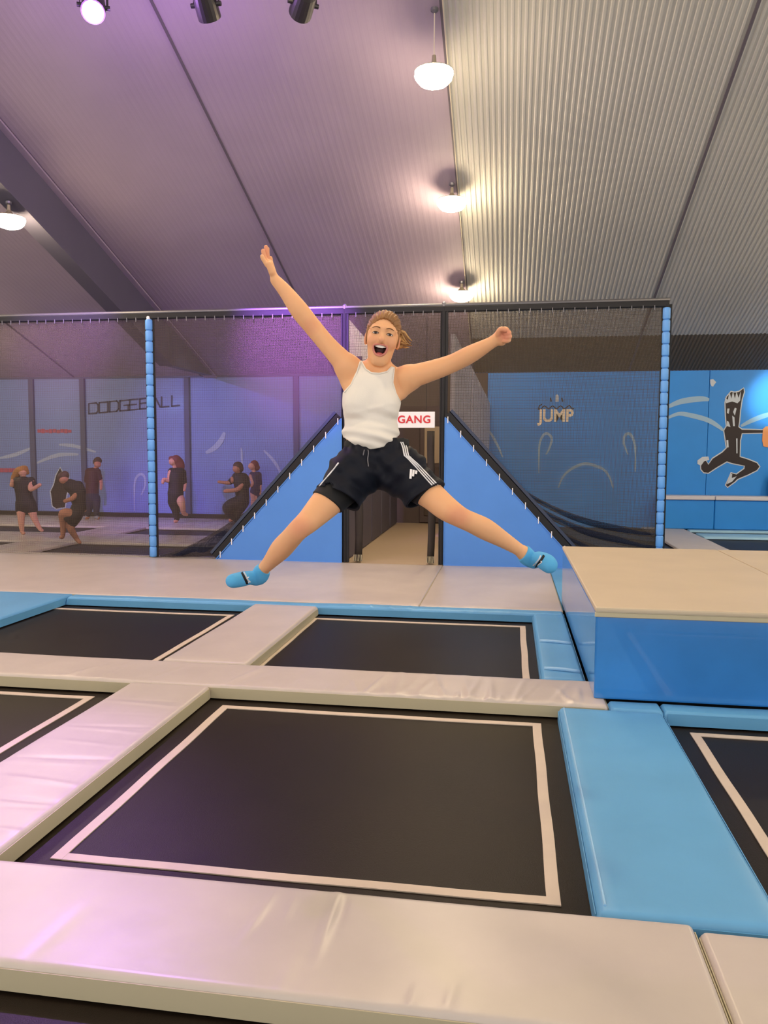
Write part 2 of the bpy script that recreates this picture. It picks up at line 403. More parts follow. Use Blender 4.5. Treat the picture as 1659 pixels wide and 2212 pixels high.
# --- front field
trampoline('large black trampoline in the foreground below the jumping woman', -2.08, 0.44, 2.60, 5.08,
           G(485, 1521, BED_Z)[0], G(1168, 1560, BED_Z)[0], G(130, 1852, BED_Z)[1]-0.02, G(800, 1543, BED_Z)[1])
trampoline('black trampoline behind the long grey crossing pad, centre of the back row', -2.0, 0.32, 5.46, 7.86,
           G(686, 1327, BED_Z)[0], G(1134, 1347, BED_Z)[0], 5.42, 7.62)
trampoline('black trampoline in the back row at the left, beside the blue corner pad', -4.86, -2.52, 5.46, 7.86,
           G(112, 1303, BED_Z)[0], G(518, 1322, BED_Z)[0], 5.30, 7.62)
trampoline('black trampoline cut by the left edge beside the lilac pad', -4.75, -2.50, 2.60, 5.08,
           -4.55, G(200, 1509, BED_Z)[0], 2.75, G(100, 1500, BED_Z)[1])
trampoline('black trampoline cut by the right edge in front of the blue box', 0.90, 3.1, 2.60, 5.04,
           G(1487, 1580, BED_Z)[0], 2.95, 2.75, G(1560, 1588, BED_Z)[1])
trampoline('black trampoline at the bottom left corner in front of the nearest pad', -1.98, 0.40, -0.2, 2.15, -1.8, 0.22, 0.1, 1.93)

def ridge_row(x0, x1, y, n, seed, am=0.004, le=0.25, wi=0.02, an=1.57, jit=0.35):
    rs = np.random.RandomState(seed)
    return [(x0+(x1-x0)*rs.rand(), y+(rs.rand()-.5)*0.12, an+(rs.rand()-.5)*jit*2, le*(.5+rs.rand()), wi*(.7+rs.rand()*.8), am*(rs.rand()-.3)*1.6) for _ in range(n)]
def pxr(xa, ya, xb, yb, wi, am):
    a, b = G(xa, ya), G(xb, yb); d = b-a
    return ((a[0]+b[0])/2, (a[1]+b[1])/2, math.atan2(d[1], d[0]), np.linalg.norm(d)*0.5, wi, am)
pad('wide grey pad along the bottom in front of the large trampoline', -4.7, 0.640, 2.12, 2.69,
    ridges=[pxr(590, 1935, 530, 2020, 0.014, 0.006), pxr(640, 1930, 615, 1990, 0.012, 0.003), pxr(730, 1930, 690, 2050, 0.016, 0.008), pxr(750, 1930, 735, 1990, 0.012, -0.003), pxr(640, 2060, 600, 2150, 0.02, 0.002), pxr(180, 1960, 40, 2090, 0.03, -0.003), pxr(900, 2130, 880, 2200, 0.015, 0.003), pxr(980, 2130, 960, 2200, 0.015, 0.003)], res=0.012, seed=2)
pad('short grey pad in the bottom right corner, seam on its left', 0.652, 3.2, 2.12, 2.66, res=0.06, seed=3)
pad('grey pad running away at the left, shining lilac under the purple light', -2.56, -1.985, 2.70, 4.98,
    ridges=ridge_row(-2.4, -2.05, 3.7, 1, 4)+[(-2.2, 2.9+0.16*i+0.05*math.sin(i*2.1), 0.12*math.sin(i*1.7), 0.22, 0.02, 0.006*math.cos(i*1.9)) for i in range(12)], res=0.04, yres=0.014, seed=5)
pad('long grey pad crossing behind the large trampoline', -5.4, 0.635, 4.99, 5.53,
    ridges=ridge_row(-1.1, 0.55, 5.15, 30, 6, 0.011, 0.22, 0.016)+ridge_row(-1.6, 0.5, 5.02, 30, 16, 0.009, 0.05, 0.012)+ridge_row(-4.5, -1.0, 5.2, 16, 8, 0.007, 0.25, 0.025, 1.2), res=0.014, yres=0.03, seed=7)
pad('smooth grey pad between the two back row trampolines', -2.60, -1.915, 5.545, 7.76, res=0.1, seed=9, b=0.03)
pad('grey pad left of the trampoline cut by the left edge', -5.4, -4.66, 2.70, 4.98, res=0.2, seed=10)
bp = pad('wide light blue pad between the large and the right trampoline', 0.325, 0.955, 2.70, 4.94, M_blue, res=0.05, seed=11, b=0.03,
         ridges=[(0.55, 4.3, 0.5, 0.12, 0.05, -0.004), (0.62, 3.5, 0.3, 0.15, 0.06, -0.004), (0.5, 3.0, 0.2, 0.2, 0.06, 0.003)])
MB().tube([(0.357, 2.75+0.215*i, 0.0015*math.sin(i*2)) for i in range(11)], 0.005, 6).build('welt_highlight', M_bluepale, bp)  # highlight along the pad edge, painted as a paler tube
pad('light blue pad along the foot of the blue box', 0.965, 3.2, 4.955, 5.115, M_blue, res=0.1, seed=12)
pad('short light blue corner pad beside the box foot', 0.645, 0.96, 4.95, 5.115, M_blue, res=0.08, seed=22)
sp = pad('narrow light blue pad beside the box with two welts in highlight colour', 0.245, 0.548, 5.545, 7.76, M_blue, res=0.06, seed=13, b=0.03)
for y in (6.62, 5.78):
    MB().tube([(0.275+0.05*i, y-0.02*i*0.5, 0.004+0.006*math.sin(i*0.63)) for i in range(6)], 0.014, 8).build('welt_highlight', M_bluepale, sp, smooth=True)  # raised welts, their highlights painted in as paler blue
pad('long light blue pad behind the back row trampolines', -4.72, 0.548, 7.77, 7.94, M_blue, res=0.016, seed=14, b=0.03,
    ridges=ridge_row(-1.8, 0.3, 7.8, 40, 18, 0.010, 0.05, 0.014))
pad('light blue corner pad at the left edge of the back row', -7.6, -4.73, 5.545, 7.94, M_blue, res=0.15, seed=15)
pad('broad grey landing mat in front of the left net', -8.6, -0.905, 7.95, 10.84, res=0.15, b=0.012, seed=16,
    ridges=[(-4.6, 10.1, 1.2, 0.5, 0.03, -0.003), (-3.2, 9.4, 0.2, 0.8, 0.05, 0.003)])
pad('grey landing mat in front of the right blue wedge', -0.895, 0.545, 7.95, 10.84, res=0.12, b=0.012, seed=17)
pad('blue floor pad hidden behind the box beside the landing mat', 0.56, 4.2, 8.42, 10.84, M_blue, res=0.2, b=0.012, seed=19)
pad('unseen grey mat behind the camera, added for bounce light', -5.4, 3.2, -3.5, -0.3, res=0.4, b=0.02, seed=20)  # light-coloured deck out of view, added to bounce light

# --- tall blue box with a beige top
bx = empty('foam_box', (2.4, 6.75, 0), 'tall blue foam box with a beige top at the right', 'foam box')
M_stain = M_boxblue
MB().bbox(0.56, 4.3, 5.13, 8.36, 0.0, 0.565, 0.012, 2).build('box_body', M_boxblue, bx, smooth=False)
M_top = mat('beige_top_mat', S(200, 184, 158), 0.5, var=0.05, var_scale=2, bump=0.05, bump_scale=8)
MB().bbox(0.555, 2.085, 5.12, 8.37, 0.565, 0.60, 0.012, 2).build('top_mat', M_top, bx)
MB().bbox(2.095, 4.3, 5.12, 8.37, 0.565, 0.60, 0.012, 2).build('top_mat', M_top, bx)
MB().bbox(0.553, 4.3, 5.124, 5.135, 0.535, 0.568, 0.004, 1).build('top_mat_lip', M_padside, bx)

# --- rear courts behind the nets
def rpad(label, *a, m=None): pad(label, *a, m=m, res=0.5, b=0.015, t=0.04, side=False, seed=int(abs(a[0]*7+a[2]*3)))
rpad('beige pad strip behind the left net between two rows of beds', -14.5, -2.75, 12.42, 13.78)
rpad('beige pad strip along the foot of the left court wall', -14.5, -2.75, 15.02, 17.18)
rpad('beige pad strip right behind the left net', -14.5, -2.4, 10.96, 11.08)
rpad('beige pad column between the front beds of the left court', -8.30, -7.32, 11.09, 12.41)
rpad('beige pad column between the rear beds of the left court', -8.18, -7.30, 13.79, 15.01)
rpad('beige pad column at the corridor end of the rear beds', -4.45, -3.6, 13.79, 15.01)
for (l, a, b, c, d) in (('dark bed just behind the left net beside the blue post', -7.32, -2.5, 11.08, 12.42), ('dark bed behind the net at the far left edge', -13.5, -8.3, 11.08, 12.42),
                        ('dark bed under the blonde girl in the left court', -13.5, -8.18, 13.78, 15.02), ('dark bed in front of the red haired girl', -7.30, -4.45, 13.78, 15.02),
                        ('dark bed beside the corridor in the left court', -3.6, -2.75, 13.78, 15.02)):
    trampoline(l, a, b, c, d, 0, 0, 0, 0, tape=False, n=4, group='beds of the rear courts', z=-0.05)
rpad('pale blue strip along the foot of the padded bench', 3.6, 9.8, 16.55, 16.80, m=M_bluepale)
rpad('beige pad column beside the right blue post in the rear court', 2.75, 3.55, 13.0, 17.1)
rpad('pale blue strip between the beds of the right rear court', 3.6, 9.8, 15.35, 16.05, m=M_bluepale)
rpad('beige pad behind the blue box in the right rear court', -0.3, 9.8, 12.1, 12.98)
for (l, a, b, c, d) in (('dark bed nearest the padded bench', 3.6, 9.8, 16.05, 16.55), ('dark bed behind the box at the right edge', 3.6, 9.8, 13.0, 15.35),
                        ('dark bed behind the right net', -0.4, 2.7, 13.0, 17.1), ('dark bed just behind the right net', -0.4, 9.8, 10.95, 12.1)):
    trampoline(l, a, b, c, d, 0, 0, 0, 0, tape=False, n=4, group='beds of the rear courts', z=-0.05)
bn = empty('padded_bench', (6, 17, 0), 'blue padded bench with a pale ledge along the mural wall', 'bench')
for a, b in ((3.08, 4.12), (4.13, 7.0), (7.01, 9.9)):
    MB().bbox(a, b, 16.82, 17.2, 0.0, 0.60, 0.012, 1).build('bench_front', M_wall, bn)
    MB().bbox(a, b, 16.78, 17.22, 0.60, 0.68, 0.012, 1).build('bench_ledge', mat('bench_ledge_white', S(206, 204, 214), 0.5), bn)
bg = MB(); bg.lathe([(0.02, 0), (0.17, 0.02), (0.19, 0.2), (0.17, 0.42), (0.08, 0.52), (0.02, 0.53)], (5.42, 17.0, 0.685), 14)
bgo = bg.build('kit_bag', mat('dark_green_cloth', S(24, 48, 58), 0.8), smooth=True); meta(bgo, 'dark bag on the bench ledge at the right edge', 'bag')
MB().tube([(5.30, 16.95, 1.15), (5.35, 16.9, 1.3), (5.48, 16.9, 1.3), (5.54, 16.95, 1.15)], 0.015, 6).build('strap', M_black, bgo)

# ================================================================== NET WALL
NET_Y, NET_TOP = 10.89, 3.54
PX = (-5.19, -2.30, -0.92, 1.985)          # posts
def post(label, x, z0, z1, sleeve, r=0.055):
    root = empty('net_post', (x, NET_Y, z0), label, 'post', 'posts of the net wall')
    MB().tube([(x, NET_Y, z0), (x, NET_Y, z1)], 0.03 if sleeve else 0.038, 12).build('steel_pole', M_black if not sleeve else M_metal, root)
    if sleeve:
        n = 22
        seg = None
        for i in range(n):
            a = z0+(z1-0.08-z0)*i/n; b = z0+(z1-0.08-z0)*(i+1)/n
            if seg is None:
                q = MB(); h = b-a
                q.lathe([(r*0.55, 0.0), (r*0.86, 0.004), (r, 0.02), (r, h-0.02), (r*0.86, h-0.004), (r*0.55, h)], (x, NET_Y-0.005, a), 14)
                seg = q.build('foam_segment', M_sleeve, root, smooth=True)
            else:
                o = seg.copy(); COL.objects.link(o); o.parent = root; o.location = (0, 0, a-z0); ORG[o] = ORG[root]
        MB().box(x+r*0.75, x+r*0.75+0.03, NET_Y-0.01, NET_Y+0.03, z0, z1-0.04).build('edge_webbing', M_black, root)
        MB().box(x-r*0.75-0.02, x-r*0.75, NET_Y-0.01, NET_Y+0.03, z0, z1-0.04).build('edge_webbing', M_black, root)
        MB().lathe([(r*0.7, 0), (r*0.8, 0.03), (r*0.5, 0.06), (0.01, 0.07)], (x, NET_Y, z1-0.08), 12).build('post_cap', M_white if x < 0 else M_black, root)
    else:
        MB().box(x-0.045, x-0.03, NET_Y-0.03, NET_Y+0.02, z0, z1).build('edge_webbing', M_black, root)
        MB().box(x+0.03, x+0.06, NET_Y-0.03, NET_Y+0.02, z0, z1).build('edge_webbing', M_black, root)
        MB().lathe([(0.03, 0), (0.03, 0.05), (0.01, 0.07)], (x, NET_Y, z1), 10).build('post_cap', M_metal, root)
    return root
post('blue foam sleeved net post at the left', PX[0], 0.0, NET_TOP, True)
post('black net post left of the exit opening', PX[1], 0.0, NET_TOP, False)
post('black net post right of the exit opening', PX[2], 0.0, NET_TOP, False)
post('blue foam sleeved net post at the right behind the box', PX[3], 0.0, NET_TOP, True, r=0.05)
rl = empty('net_rail', (-3, NET_Y, NET_TOP), 'dark top rail carrying the whole net wall', 'rail')
MB().tube([(-9.5, NET_Y, NET_TOP+0.02), (PX[3]+0.04, NET_Y, NET_TOP+0.02)], 0.026, 8).build('rail_pipe', M_metal, rl, smooth=True)
MB().bbox(-9.5, PX[3]+0.03, NET_Y-0.035, NET_Y+0.035, NET_TOP-0.075, NET_TOP+0.005, 0.01, 1).build('rail_sleeve', M_black, rl)

def net(label, poly, ties_top=None, hyp=None, name='safety_net', nm=None):
    """poly: outline (x,z) in the net plane"""
    lo = min(p[1] for p in poly); xs = [p[0] for p in poly]
    root = empty(name, ((min(xs)+max(xs))/2, NET_Y, lo), label, 'net', 'black nets of the net wall')
    # a cloth with a slight billow
    nx, nz = 30, 24; x0, x1 = min(xs), max(xs); z0, z1 = lo, max(p[1] for p in poly)
    def inside_top(x):   # lower limit at x
        if hyp is None: return z0
        (ax, az), (bx_, bz_) = hyp
        t = (x-ax)/(bx_-ax); return max(z0, az+(bz_-az)*t) if 0 <= t <= 1 else z0
    V = []; Fc = []
    for i in range(nx+1):
        x = x0+(x1-x0)*i/nx; lo_ = inside_top(x)
        for j in range(nz+1):
            z = lo_+(z1-lo_)*j/nz
            u = i/nx; v = j/nz
            V.append((x, NET_Y+0.05*math.sin(math.pi*u)*math.sin(math.pi*v)+0.01*math.sin(9*u+4*v), z))
    for i in range(nx):
        for j in range(nz): a = i*(nz+1)+j; Fc.append((a, a+nz+1, a+nz+2, a+1))
    mesh('netting', V, Fc, nm or M_net, root, smooth=True)
    if hyp:
        (ax, az), (bx_, bz_) = hyp
        d = np.array([bx_-ax, 0, bz_-az]); L_ = np.linalg.norm(d); d /= L_
        up = np.array([-d[2], 0, d[0]]);  up = up if up[2] > 0 else -up
        P = [np.array([ax, NET_Y-0.03, az])+d*L_*k/12+up*0.055 for k in range(13)]
        MB().ribbon(P, 0.11, (0, -1, 0), 0.03).build('edge_band', M_black, root)
        P = [np.array([ax, NET_Y-0.04, az])+d*L_*k/12+up*0.125 for k in range(13)]
        MB().ribbon(P, 0.05, (0, -1, 0), 0.02).build('edge_band', mat('navy_web', S(52, 62, 86), 0.6), root)
        tm = MB(); n = int(L_/0.27)
        for k in range(n+1):
            c = np.array([ax, NET_Y-0.075, az])+d*L_*(k+0.3)/(n+0.6)
            tm.box(c[0]-0.006, c[0]+0.006, c[1]-0.006, c[1]+0.006, c[2]-0.03, c[2]+0.06)
        tm.build('net_ties', M_white, root, kind='stuff')
    if ties_top:
        tm = MB(); n = int((ties_top[1]-ties_top[0])/0.145)
        for k in range(n+1):
            x = ties_top[0]+(ties_top[1]-ties_top[0])*(k+0.5)/(n+1)
            tm.box(x-0.005, x+0.005, NET_Y-0.05, NET_Y-0.036, NET_TOP-0.115, NET_TOP-0.055)
        tm.build('net_ties', M_metal, root, kind='stuff')
    return root
HL = ((-4.18, 0.0), (-2.33, 2.03)); HR = ((-0.90, 2.05), (0.98, 0.0))
net('black net at the far left, left of the blue post', [(-9.5, 0), (-5.25, 0), (-5.25, NET_TOP-0.05), (-9.5, NET_TOP-0.05)], (-9.4, -5.3))
n2 = net('black net between the left blue post and the exit', [(-5.13, 0), (-2.33, 0), (-2.33, NET_TOP-0.05), (-5.13, NET_TOP-0.05)], (-5.1, -2.4), HL)
net('narrow black net above the exit opening', [(-2.26, 2.2), (-0.96, 2.2), (-0.96, NET_TOP-0.05), (-2.26, NET_TOP-0.05)], (-2.2, -1.0), nm=M_netR)
n4 = net('black net right of the exit in front of the jump logo', [(-0.88, 0), (1.93, 0), (1.93, NET_TOP-0.05), (-0.88, NET_TOP-0.05)], (-0.85, 1.9), HR, nm=M_netR)
# bunched netting at the feet
def drape(root, P0, P1, n=16, mt=None):
    V = []; Fc = []
    for i in range(n+1):
        t = i/n
        a = np.array(P0[0])*(1-t)**2+2*np.array(P0[1])*t*(1-t)+np.array(P0[2])*t*t
        b = np.array(P1[0])*(1-t)**2+2*np.array(P1[1])*t*(1-t)+np.array(P1[2])*t*t
        for j in range(5):
            s = j/4; p = a*(1-s)+b*s; p = p+np.array([0, -0.03*math.sin(math.pi*s)-0.008*math.sin(i*1.1+j), 0]); V.append(p)
    for i in range(n):
        for j in range(4): q = i*5+j; Fc.append((q, q+5, q+6, q+1))
    return mesh('bunched_netting', V, Fc, mt or M_netdense, root, smooth=True)
y = NET_Y+0.03
drape(n2, [(-5.1, y, 0.02), (-4.6, y, 0.10), (-3.55, y, 0.85)], [(-5.1, y, 0.0), (-4.5, y, 0.0), (-4.15, y, 0.05)])
drape(n4, [(-0.5, y, 1.65), (0.45, y, 0.60), (1.93, y, 0.55)], [(-0.5, y, 1.60), (0.5, y, 0.50), (1.93, y, 0.44)])
drape(n4, [(-0.1, y, 1.2), (0.65, y, 0.50), (1.93, y, 0.38)], [(-0.1, y, 1.12), (0.7, y, 0.38), (1.93, y, 0.26)])
drape(n4, [(0.3, y, 0.78), (0.9, y, 0.25), (1.93, y, 0.2)], [(0.3, y, 0.72), (0.9, y, 0.1), (1.93, y, 0.0)])

def wedge(label, P):
    root = MB().poly([(x, NET_Y-0.06, z) for x, z in P], (0, 0.10, 0)).build('foam_wedge', M_wedge); meta(root, label, 'foam wedge', 'wedges beside the exit')
    n = len(P); tm = MB()
    for k in range(n):
        a, b = P[k], P[(k+1) % n]
        tm.tube([(a[0], NET_Y-0.062, a[1]), (b[0], NET_Y-0.062, b[1])], 0.008, 6)
    tm.build('piping', M_wedge, root)
wedge('blue triangular foam wedge left of the exit', [(-4.20, 0.0), (-2.335, 0.0), (-2.335, 2.03)])
wedge('blue triangular foam wedge right of the exit', [(-0.885, 0.0), (0.985, 0.0), (-0.885, 2.04)])

# gathered net curtains in the opening, with frayed pale ends
def curtain(label, x, w, z0, z1):
    V = []; n = 12
    for z in np.linspace(z0, z1, 10):
        for k in range(n):
            a = 2*math.pi*k/n; rr = 1+0.18*math.sin(3*a+z*3)
            V.append((x+w*rr*math.cos(a)+0.01*math.sin(z*2), NET_Y+0.12+0.04*rr*math.sin(a), z))
    Fc = [(i*n+k, i*n+(k+1) % n, (i+1)*n+(k+1) % n, (i+1)*n+k) for i in range(9) for k in range(n)]+[tuple(range(n))[::-1], tuple(9*n+k for k in range(n))]
    o = mesh('net_curtain', V, Fc, mat('brown_bunched_net', S(52, 44, 40), 0.8), None, smooth=True); meta(o, label, 'net curtain', 'gathered curtains in the exit')
    fr = MB()
    for k in range(6):
        fx = x-w+2*w*k/5; fr.tube([(fx, NET_Y+0.08, z0+0.10), (fx+0.01, NET_Y+0.06, z0+0.01)], 0.005, 5)
    fr.build('frayed_fringe', M_padside, o, kind='stuff')
curtain('gathered brown net curtain at the left side of the exit', -2.13, 0.055, 0.0, 2.9)
curtain('gathered brown net curtain at the right side of the exit', -1.09, 0.05, 0.0, 1.86)

# exit sign
sg = MB().bbox(-1.90, -1.03, NET_Y-0.03, NET_Y-0.01, 1.90, 2.12, 0.004, 1).build('exit_sign', M_white); meta(sg, 'white exit sign with red lettering behind the jumping woman', 'sign')
def text_mesh(txt, name, m, parent, loc, size, spacing=1.0, bold=0.0, width=None):
    c = bpy.data.curves.new(name, 'FONT'); c.body = txt; c.size = size; c.space_character = spacing; c.offset = bold; c.extrude = 0.003
    c.align_x = 'CENTER'; c.align_y = 'CENTER'
    o = bpy.data.objects.new(name, c); COL.objects.link(o)
    bpy.context.view_layer.update()
    me = bpy.data.meshes.new_from_object(o.evaluated_get(bpy.context.evaluated_depsgraph_get()))
    bpy.data.objects.remove(o)
    co = np.array([v.co[:] for v in me.vertices])
    if width: co[:, 0] *= width/(co[:, 0].max()-co[:, 0].min())
    W = np.stack([co[:, 0], -co[:, 2], co[:, 1]], 1)+np.array(loc)
    return mesh(name, W, [tuple(p.vertices) for p in me.polygons], m, parent)
for x in (-1.78, -1.15): MB().tube([(x, NET_Y-0.02, 2.115), (x, NET_Y-0.02, NET_TOP-0.06)], 0.003, 5).build('hanging_cord', M_black, sg)
text_mesh('AUSGANG', 'sign_lettering', M_red, sg, (-1.465, NET_Y-0.034, 2.01), 0.145, 1.1, 0.003, width=0.76)

# ================================================================== MURALS (flat print on the walls)
WY = WALL_Y-0.004
def wp(pts, ox, oy, sc): return [AY(ox+x/sc, oy+y/sc, WY) for x, y in pts]
def swoosh(root, pts, ox, oy, sc, w, name='swoosh', m=None):
    P = wp(pts, ox, oy, sc)
    # smooth the traced line
    Q = []
    for i in range(len(P)-1):
        p0, p1, p2, p3 = P[max(i-1, 0)], P[i], P[i+1], P[min(i+2, len(P)-1)]
        for k in range(5):
            t = k/5; Q.append(0.5*((2*p1)+(-p0+p2)*t+(2*p0-5*p1+4*p2-p3)*t*t+(-p0+3*p1-3*p2+p3)*t**3))
    Q.append(P[-1]); n = len(Q)
    W = [w*(0.25+0.75*math.sin(math.pi*(0.08+0.84*i/(n-1)))) for i in range(n)]
    MB().ribbon(Q, W, (0, -1, 0), 0.004).build(name, m or M_mswoosh, root)
m1 = empty('wall_mural', (2, WY, 0.6), 'pale looping lines painted on the wall behind the right net', 'mural', 'murals')
swoosh(m1, [(262, 1190), (262, 950), (275, 800), (320, 710), (370, 690), (420, 740), (420, 800), (385, 900), (350, 960)], 1120, 820, 5.925, 0.055)
swoosh(m1, [(1495, 1180), (1497, 950), (1490, 850), (1460, 740), (1410, 690), (1360, 720), (1345, 800), (1375, 890), (1400, 960)], 1120, 820, 5.925, 0.055)
swoosh(m1, [(510, 1385), (560, 1260), (640, 1170), (740, 1110), (860, 1075), (1000, 1110), (1100, 1160), (1170, 1260), (1210, 1385)], 1120, 820, 5.925, 0.06)
swoosh(m1, [(370, 900), (430, 970), (480, 1060), (510, 1130)], 920, 620, 3.07, 0.05)
m2 = empty('wall_mural', (5, WY, 1), 'pale arcs painted on the bright blue wall right of the right post', 'mural', 'murals')
swoosh(m2, [(300, 660), (450, 600), (600, 620), (780, 670), (900, 740), (960, 790)], 1380, 780, 5.265, 0.10)
swoosh(m2, [(310, 530), (480, 460), (700, 430), (800, 440)], 1380, 780, 5.265, 0.12)
swoosh(m2, [(1160, 740), (1300, 670), (1469, 610), (1700, 560)], 1380, 780, 5.265, 0.10)
MB().poly(wp([(810, 210), (845, 205), (880, 240), (860, 265), (845, 290), (825, 285), (812, 250)], 1380, 780, 5.265), (0, -0.004, 0)).build('pale_blot', M_mwhite, m2)
m3 = empty('wall_mural', (-9, WY, 1), 'pale sweeping lines painted on the left court wall', 'mural', 'murals')
for pts, w in (([(300, 830), (420, 780), (520, 760), (640, 760)], 0.09), ([(0, 790), (130, 760), (250, 710)], 0.09), ([(480, 680), (600, 690), (780, 740)], 0.08),
               ([(1095, 1220), (1095, 1030), (1110, 950), (1150, 920), (1180, 950), (1180, 1020), (1150, 1090)], 0.06)):
    swoosh(m3, pts, 0, 780, 3.77, w, m=M_mswooshL)
m4 = empty('wall_mural', (-5.5, WY, 1), 'pale crescents painted on the wall behind the running children', 'mural', 'murals')
swoosh(m4, [(450, 1220), (520, 1180), (570, 1120), (595, 1060)], 320, 640, 3.607, 0.13, m=M_mswooshL)
swoosh(m4, [(900, 1200), (960, 1260), (1010, 1330), (1040, 1400)], 320, 640, 3.607, 0.07, m=M_mswooshL)
swoosh(m4, [(725, 1180), (730, 1240), (733, 1310)], 320, 640, 3.607, 0.05, m=M_mswooshL)

def inflate(P, d):
    P = np.array(P, float); n = len(P); A = 0.5*sum(P[i][0]*P[(i+1) % n][1]-P[(i+1) % n][0]*P[i][1] for i in range(n)); s = 1 if A > 0 else -1
    out = []
    for i in range(n):
        e1 = P[i]-P[i-1]; e2 = P[(i+1) % n]-P[i]; e1 = e1/(np.linalg.norm(e1)+1e-9); e2 = e2/(np.linalg.norm(e2)+1e-9)
        nn = np.array([e1[1]+e2[1], -e1[0]-e2[0]])*s; nn = nn/(np.linalg.norm(nn)+1e-6); out.append(tuple(P[i]+nn*d))
    return out
FIG = [(985, 470), (1000, 410), (1050, 350), (1090, 360), (1140, 350), (1190, 310), (1195, 350), (1170, 430), (1150, 560), (1140, 680), (1130, 750), (1170, 780), (1420, 785),
       (1420, 815), (1170, 820), (1150, 900), (1145, 1090), (1240, 1120), (1340, 1160), (1370, 1200), (1340, 1240), (1240, 1290), (1120, 1340), (1090, 1370), (1010, 1430), (990, 1410),
       (1030, 1330), (1050, 1275), (1110, 1290), (1200, 1225), (1205, 1190), (1060, 1160), (1000, 1140), (880, 1210), (790, 1270), (740, 1265), (710, 1230), (705, 1150), (760, 1130),
       (790, 1180), (840, 1110), (950, 1040), (1000, 990), (985, 880), (970, 790), (1000, 740), (990, 620)]
fg = empty('mural_figure', AY(1585, 1050, WY), 'dark leaping figure with spiky pale hair printed on the blue wall', 'mural', 'murals')
MB().poly(wp(inflate(FIG, 13), 1380, 780, 5.265), (0, -0.004, 0)).build('pale_outline', M_mwhite, fg)
MB().poly([p+np.array([0, -0.005, 0]) for p in wp(FIG, 1380, 780, 5.265)], (0, -0.004, 0)).build('dark_shape', M_mdark, fg)
OFF = np.array([0, -0.010, 0])
for q in ([(990, 480), (975, 420), (1010, 440), (1030, 350), (1050, 430), (1070, 340), (1090, 430), (1110, 345), (1130, 420), (1160, 340), (1150, 450), (1120, 480), (1060, 460)],
          [(1000, 590), (1005, 540), (1030, 540), (1020, 600)], [(1070, 580), (1090, 530), (1110, 540), (1090, 620)], [(1060, 620), (1085, 640), (1090, 740), (1070, 740)], [(1000, 680), (1020, 690), (1040, 750), (1000, 740)],
          [(995, 900), (1015, 900), (1020, 980), (1000, 985)], [(1105, 880), (1120, 880), (1120, 1050), (1108, 1050)], [(665, 1170), (665, 1130), (720, 1090), (790, 1085), (800, 1125), (740, 1140), (705, 1190)],
          [(1000, 1400), (1040, 1290), (1060, 1280), (1055, 1330), (1110, 1310), (1060, 1370)]):
    MB().poly([p+OFF for p in wp(q, 1380, 780, 5.265)], (0, -0.003, 0)).build('pale_highlight', M_mwhite, fg)
MB().poly([p+OFF for p in wp([(1410, 770), (1440, 745), (1490, 735), (1560, 760), (1580, 860), (1550, 960), (1480, 985), (1415, 970), (1400, 900)], 1380, 780, 5.265)], (0, -0.004, 0)).build('orange_patch', M_morange, fg)
FG2 = [(415, 1060), (440, 1010), (460, 930), (490, 870), (515, 920), (560, 920), (560, 1010), (540, 1100), (530, 1190), (460, 1200), (430, 1180), (420, 1100)]
f2 = empty('mural_figure', AY(130, 1100, WY), 'dark figure with pale outline printed on the left court wall', 'mural', 'murals')
MB().poly(wp(inflate(FG2, 9), 0, 780, 3.77), (0, -0.004, 0)).build('pale_outline', M_mwhite, f2)
MB().poly([p+np.array([0, -0.005, 0]) for p in wp(FG2, 0, 780, 3.77)], (0, -0.004, 0)).build('dark_shape', M_mdark, f2)

# lettering on the walls
dg = empty('wall_lettering', AY(290, 893, WY), 'thin dark DODGEBALL lettering on the left court wall', 'lettering')
ST = {'D': [[(0, 0), (0, 1), (.8, 1), (1, .8), (1, .2), (.8, 0), (0, 0)]], 'O': [[(0, 0), (0, 1), (1, 1), (1, 0), (0, 0)]],
      'G': [[(1, 1), (0, 1), (0, 0), (1, 0), (1, .5), (.5, .5)]], 'E': [[(1, 1), (0, 1), (0, 0), (1, 0)], [(0, .5), (.8, .5)]],
      'B': [[(0, 0), (0, 1), (.9, 1), (1, .8), (.85, .55), (0, .55)], [(.85, .55), (1, .3), (.9, 0), (0, 0)]], 'A': [[(0, 0), (.5, 1), (1, 0)]], 'L': [[(0, 1), (0, 0), (1, 0)]]}
LX = [(192, 212), (214.5, 233), (237, 256), (259, 277), (280, 298), (302, 321), (325, 346), (349, 365), (371, 388)]
for ch, (xa, xb) in zip('DODGEBALL', LX):
    b = MB()
    for st in ST[ch]:
        P = []
        for (u, v) in st:
            px = xa+(xb-xa)*u; base = 894-(px-192)*0.094
            P.append(AY(px, base-22*v, WY))
        for i in range(len(P)-1):
            e = P[i+1]-P[i]; e = e/np.linalg.norm(e)*0.012
            b.ribbon([P[i]-e, P[i+1]+e], 0.034, (0, -1, 0), 0.006)
    b.build('letter', M_mtext, dg)
M_redfaint = mat('faded_red_print', S(176, 84, 110), 0.6)
rd = empty('wall_lettering', AY(122, 932, WY), 'faint red blurred strip of print on the left court wall', 'lettering')
for k in range(9):
    a = AY(85+8.2*k, 932, WY); MB().box(a[0]-0.044, a[0]+0.044, WY-0.006, WY, a[2]-0.03-0.01*(k % 2), a[2]+0.05+0.012*math.sin(k*2.2)).build('red_stroke', M_redfaint, rd)
rd2 = empty('wall_lettering', AY(18, 1016, WY), 'red blurred print beside the blonde girl at the left edge', 'lettering')
for k in range(4):
    a = AY(4+9*k, 1016, WY); MB().box(a[0]-0.05, a[0]+0.05, WY-0.006, WY, a[2]-0.05, a[2]+0.05).build('red_stroke', M_redfaint, rd2)
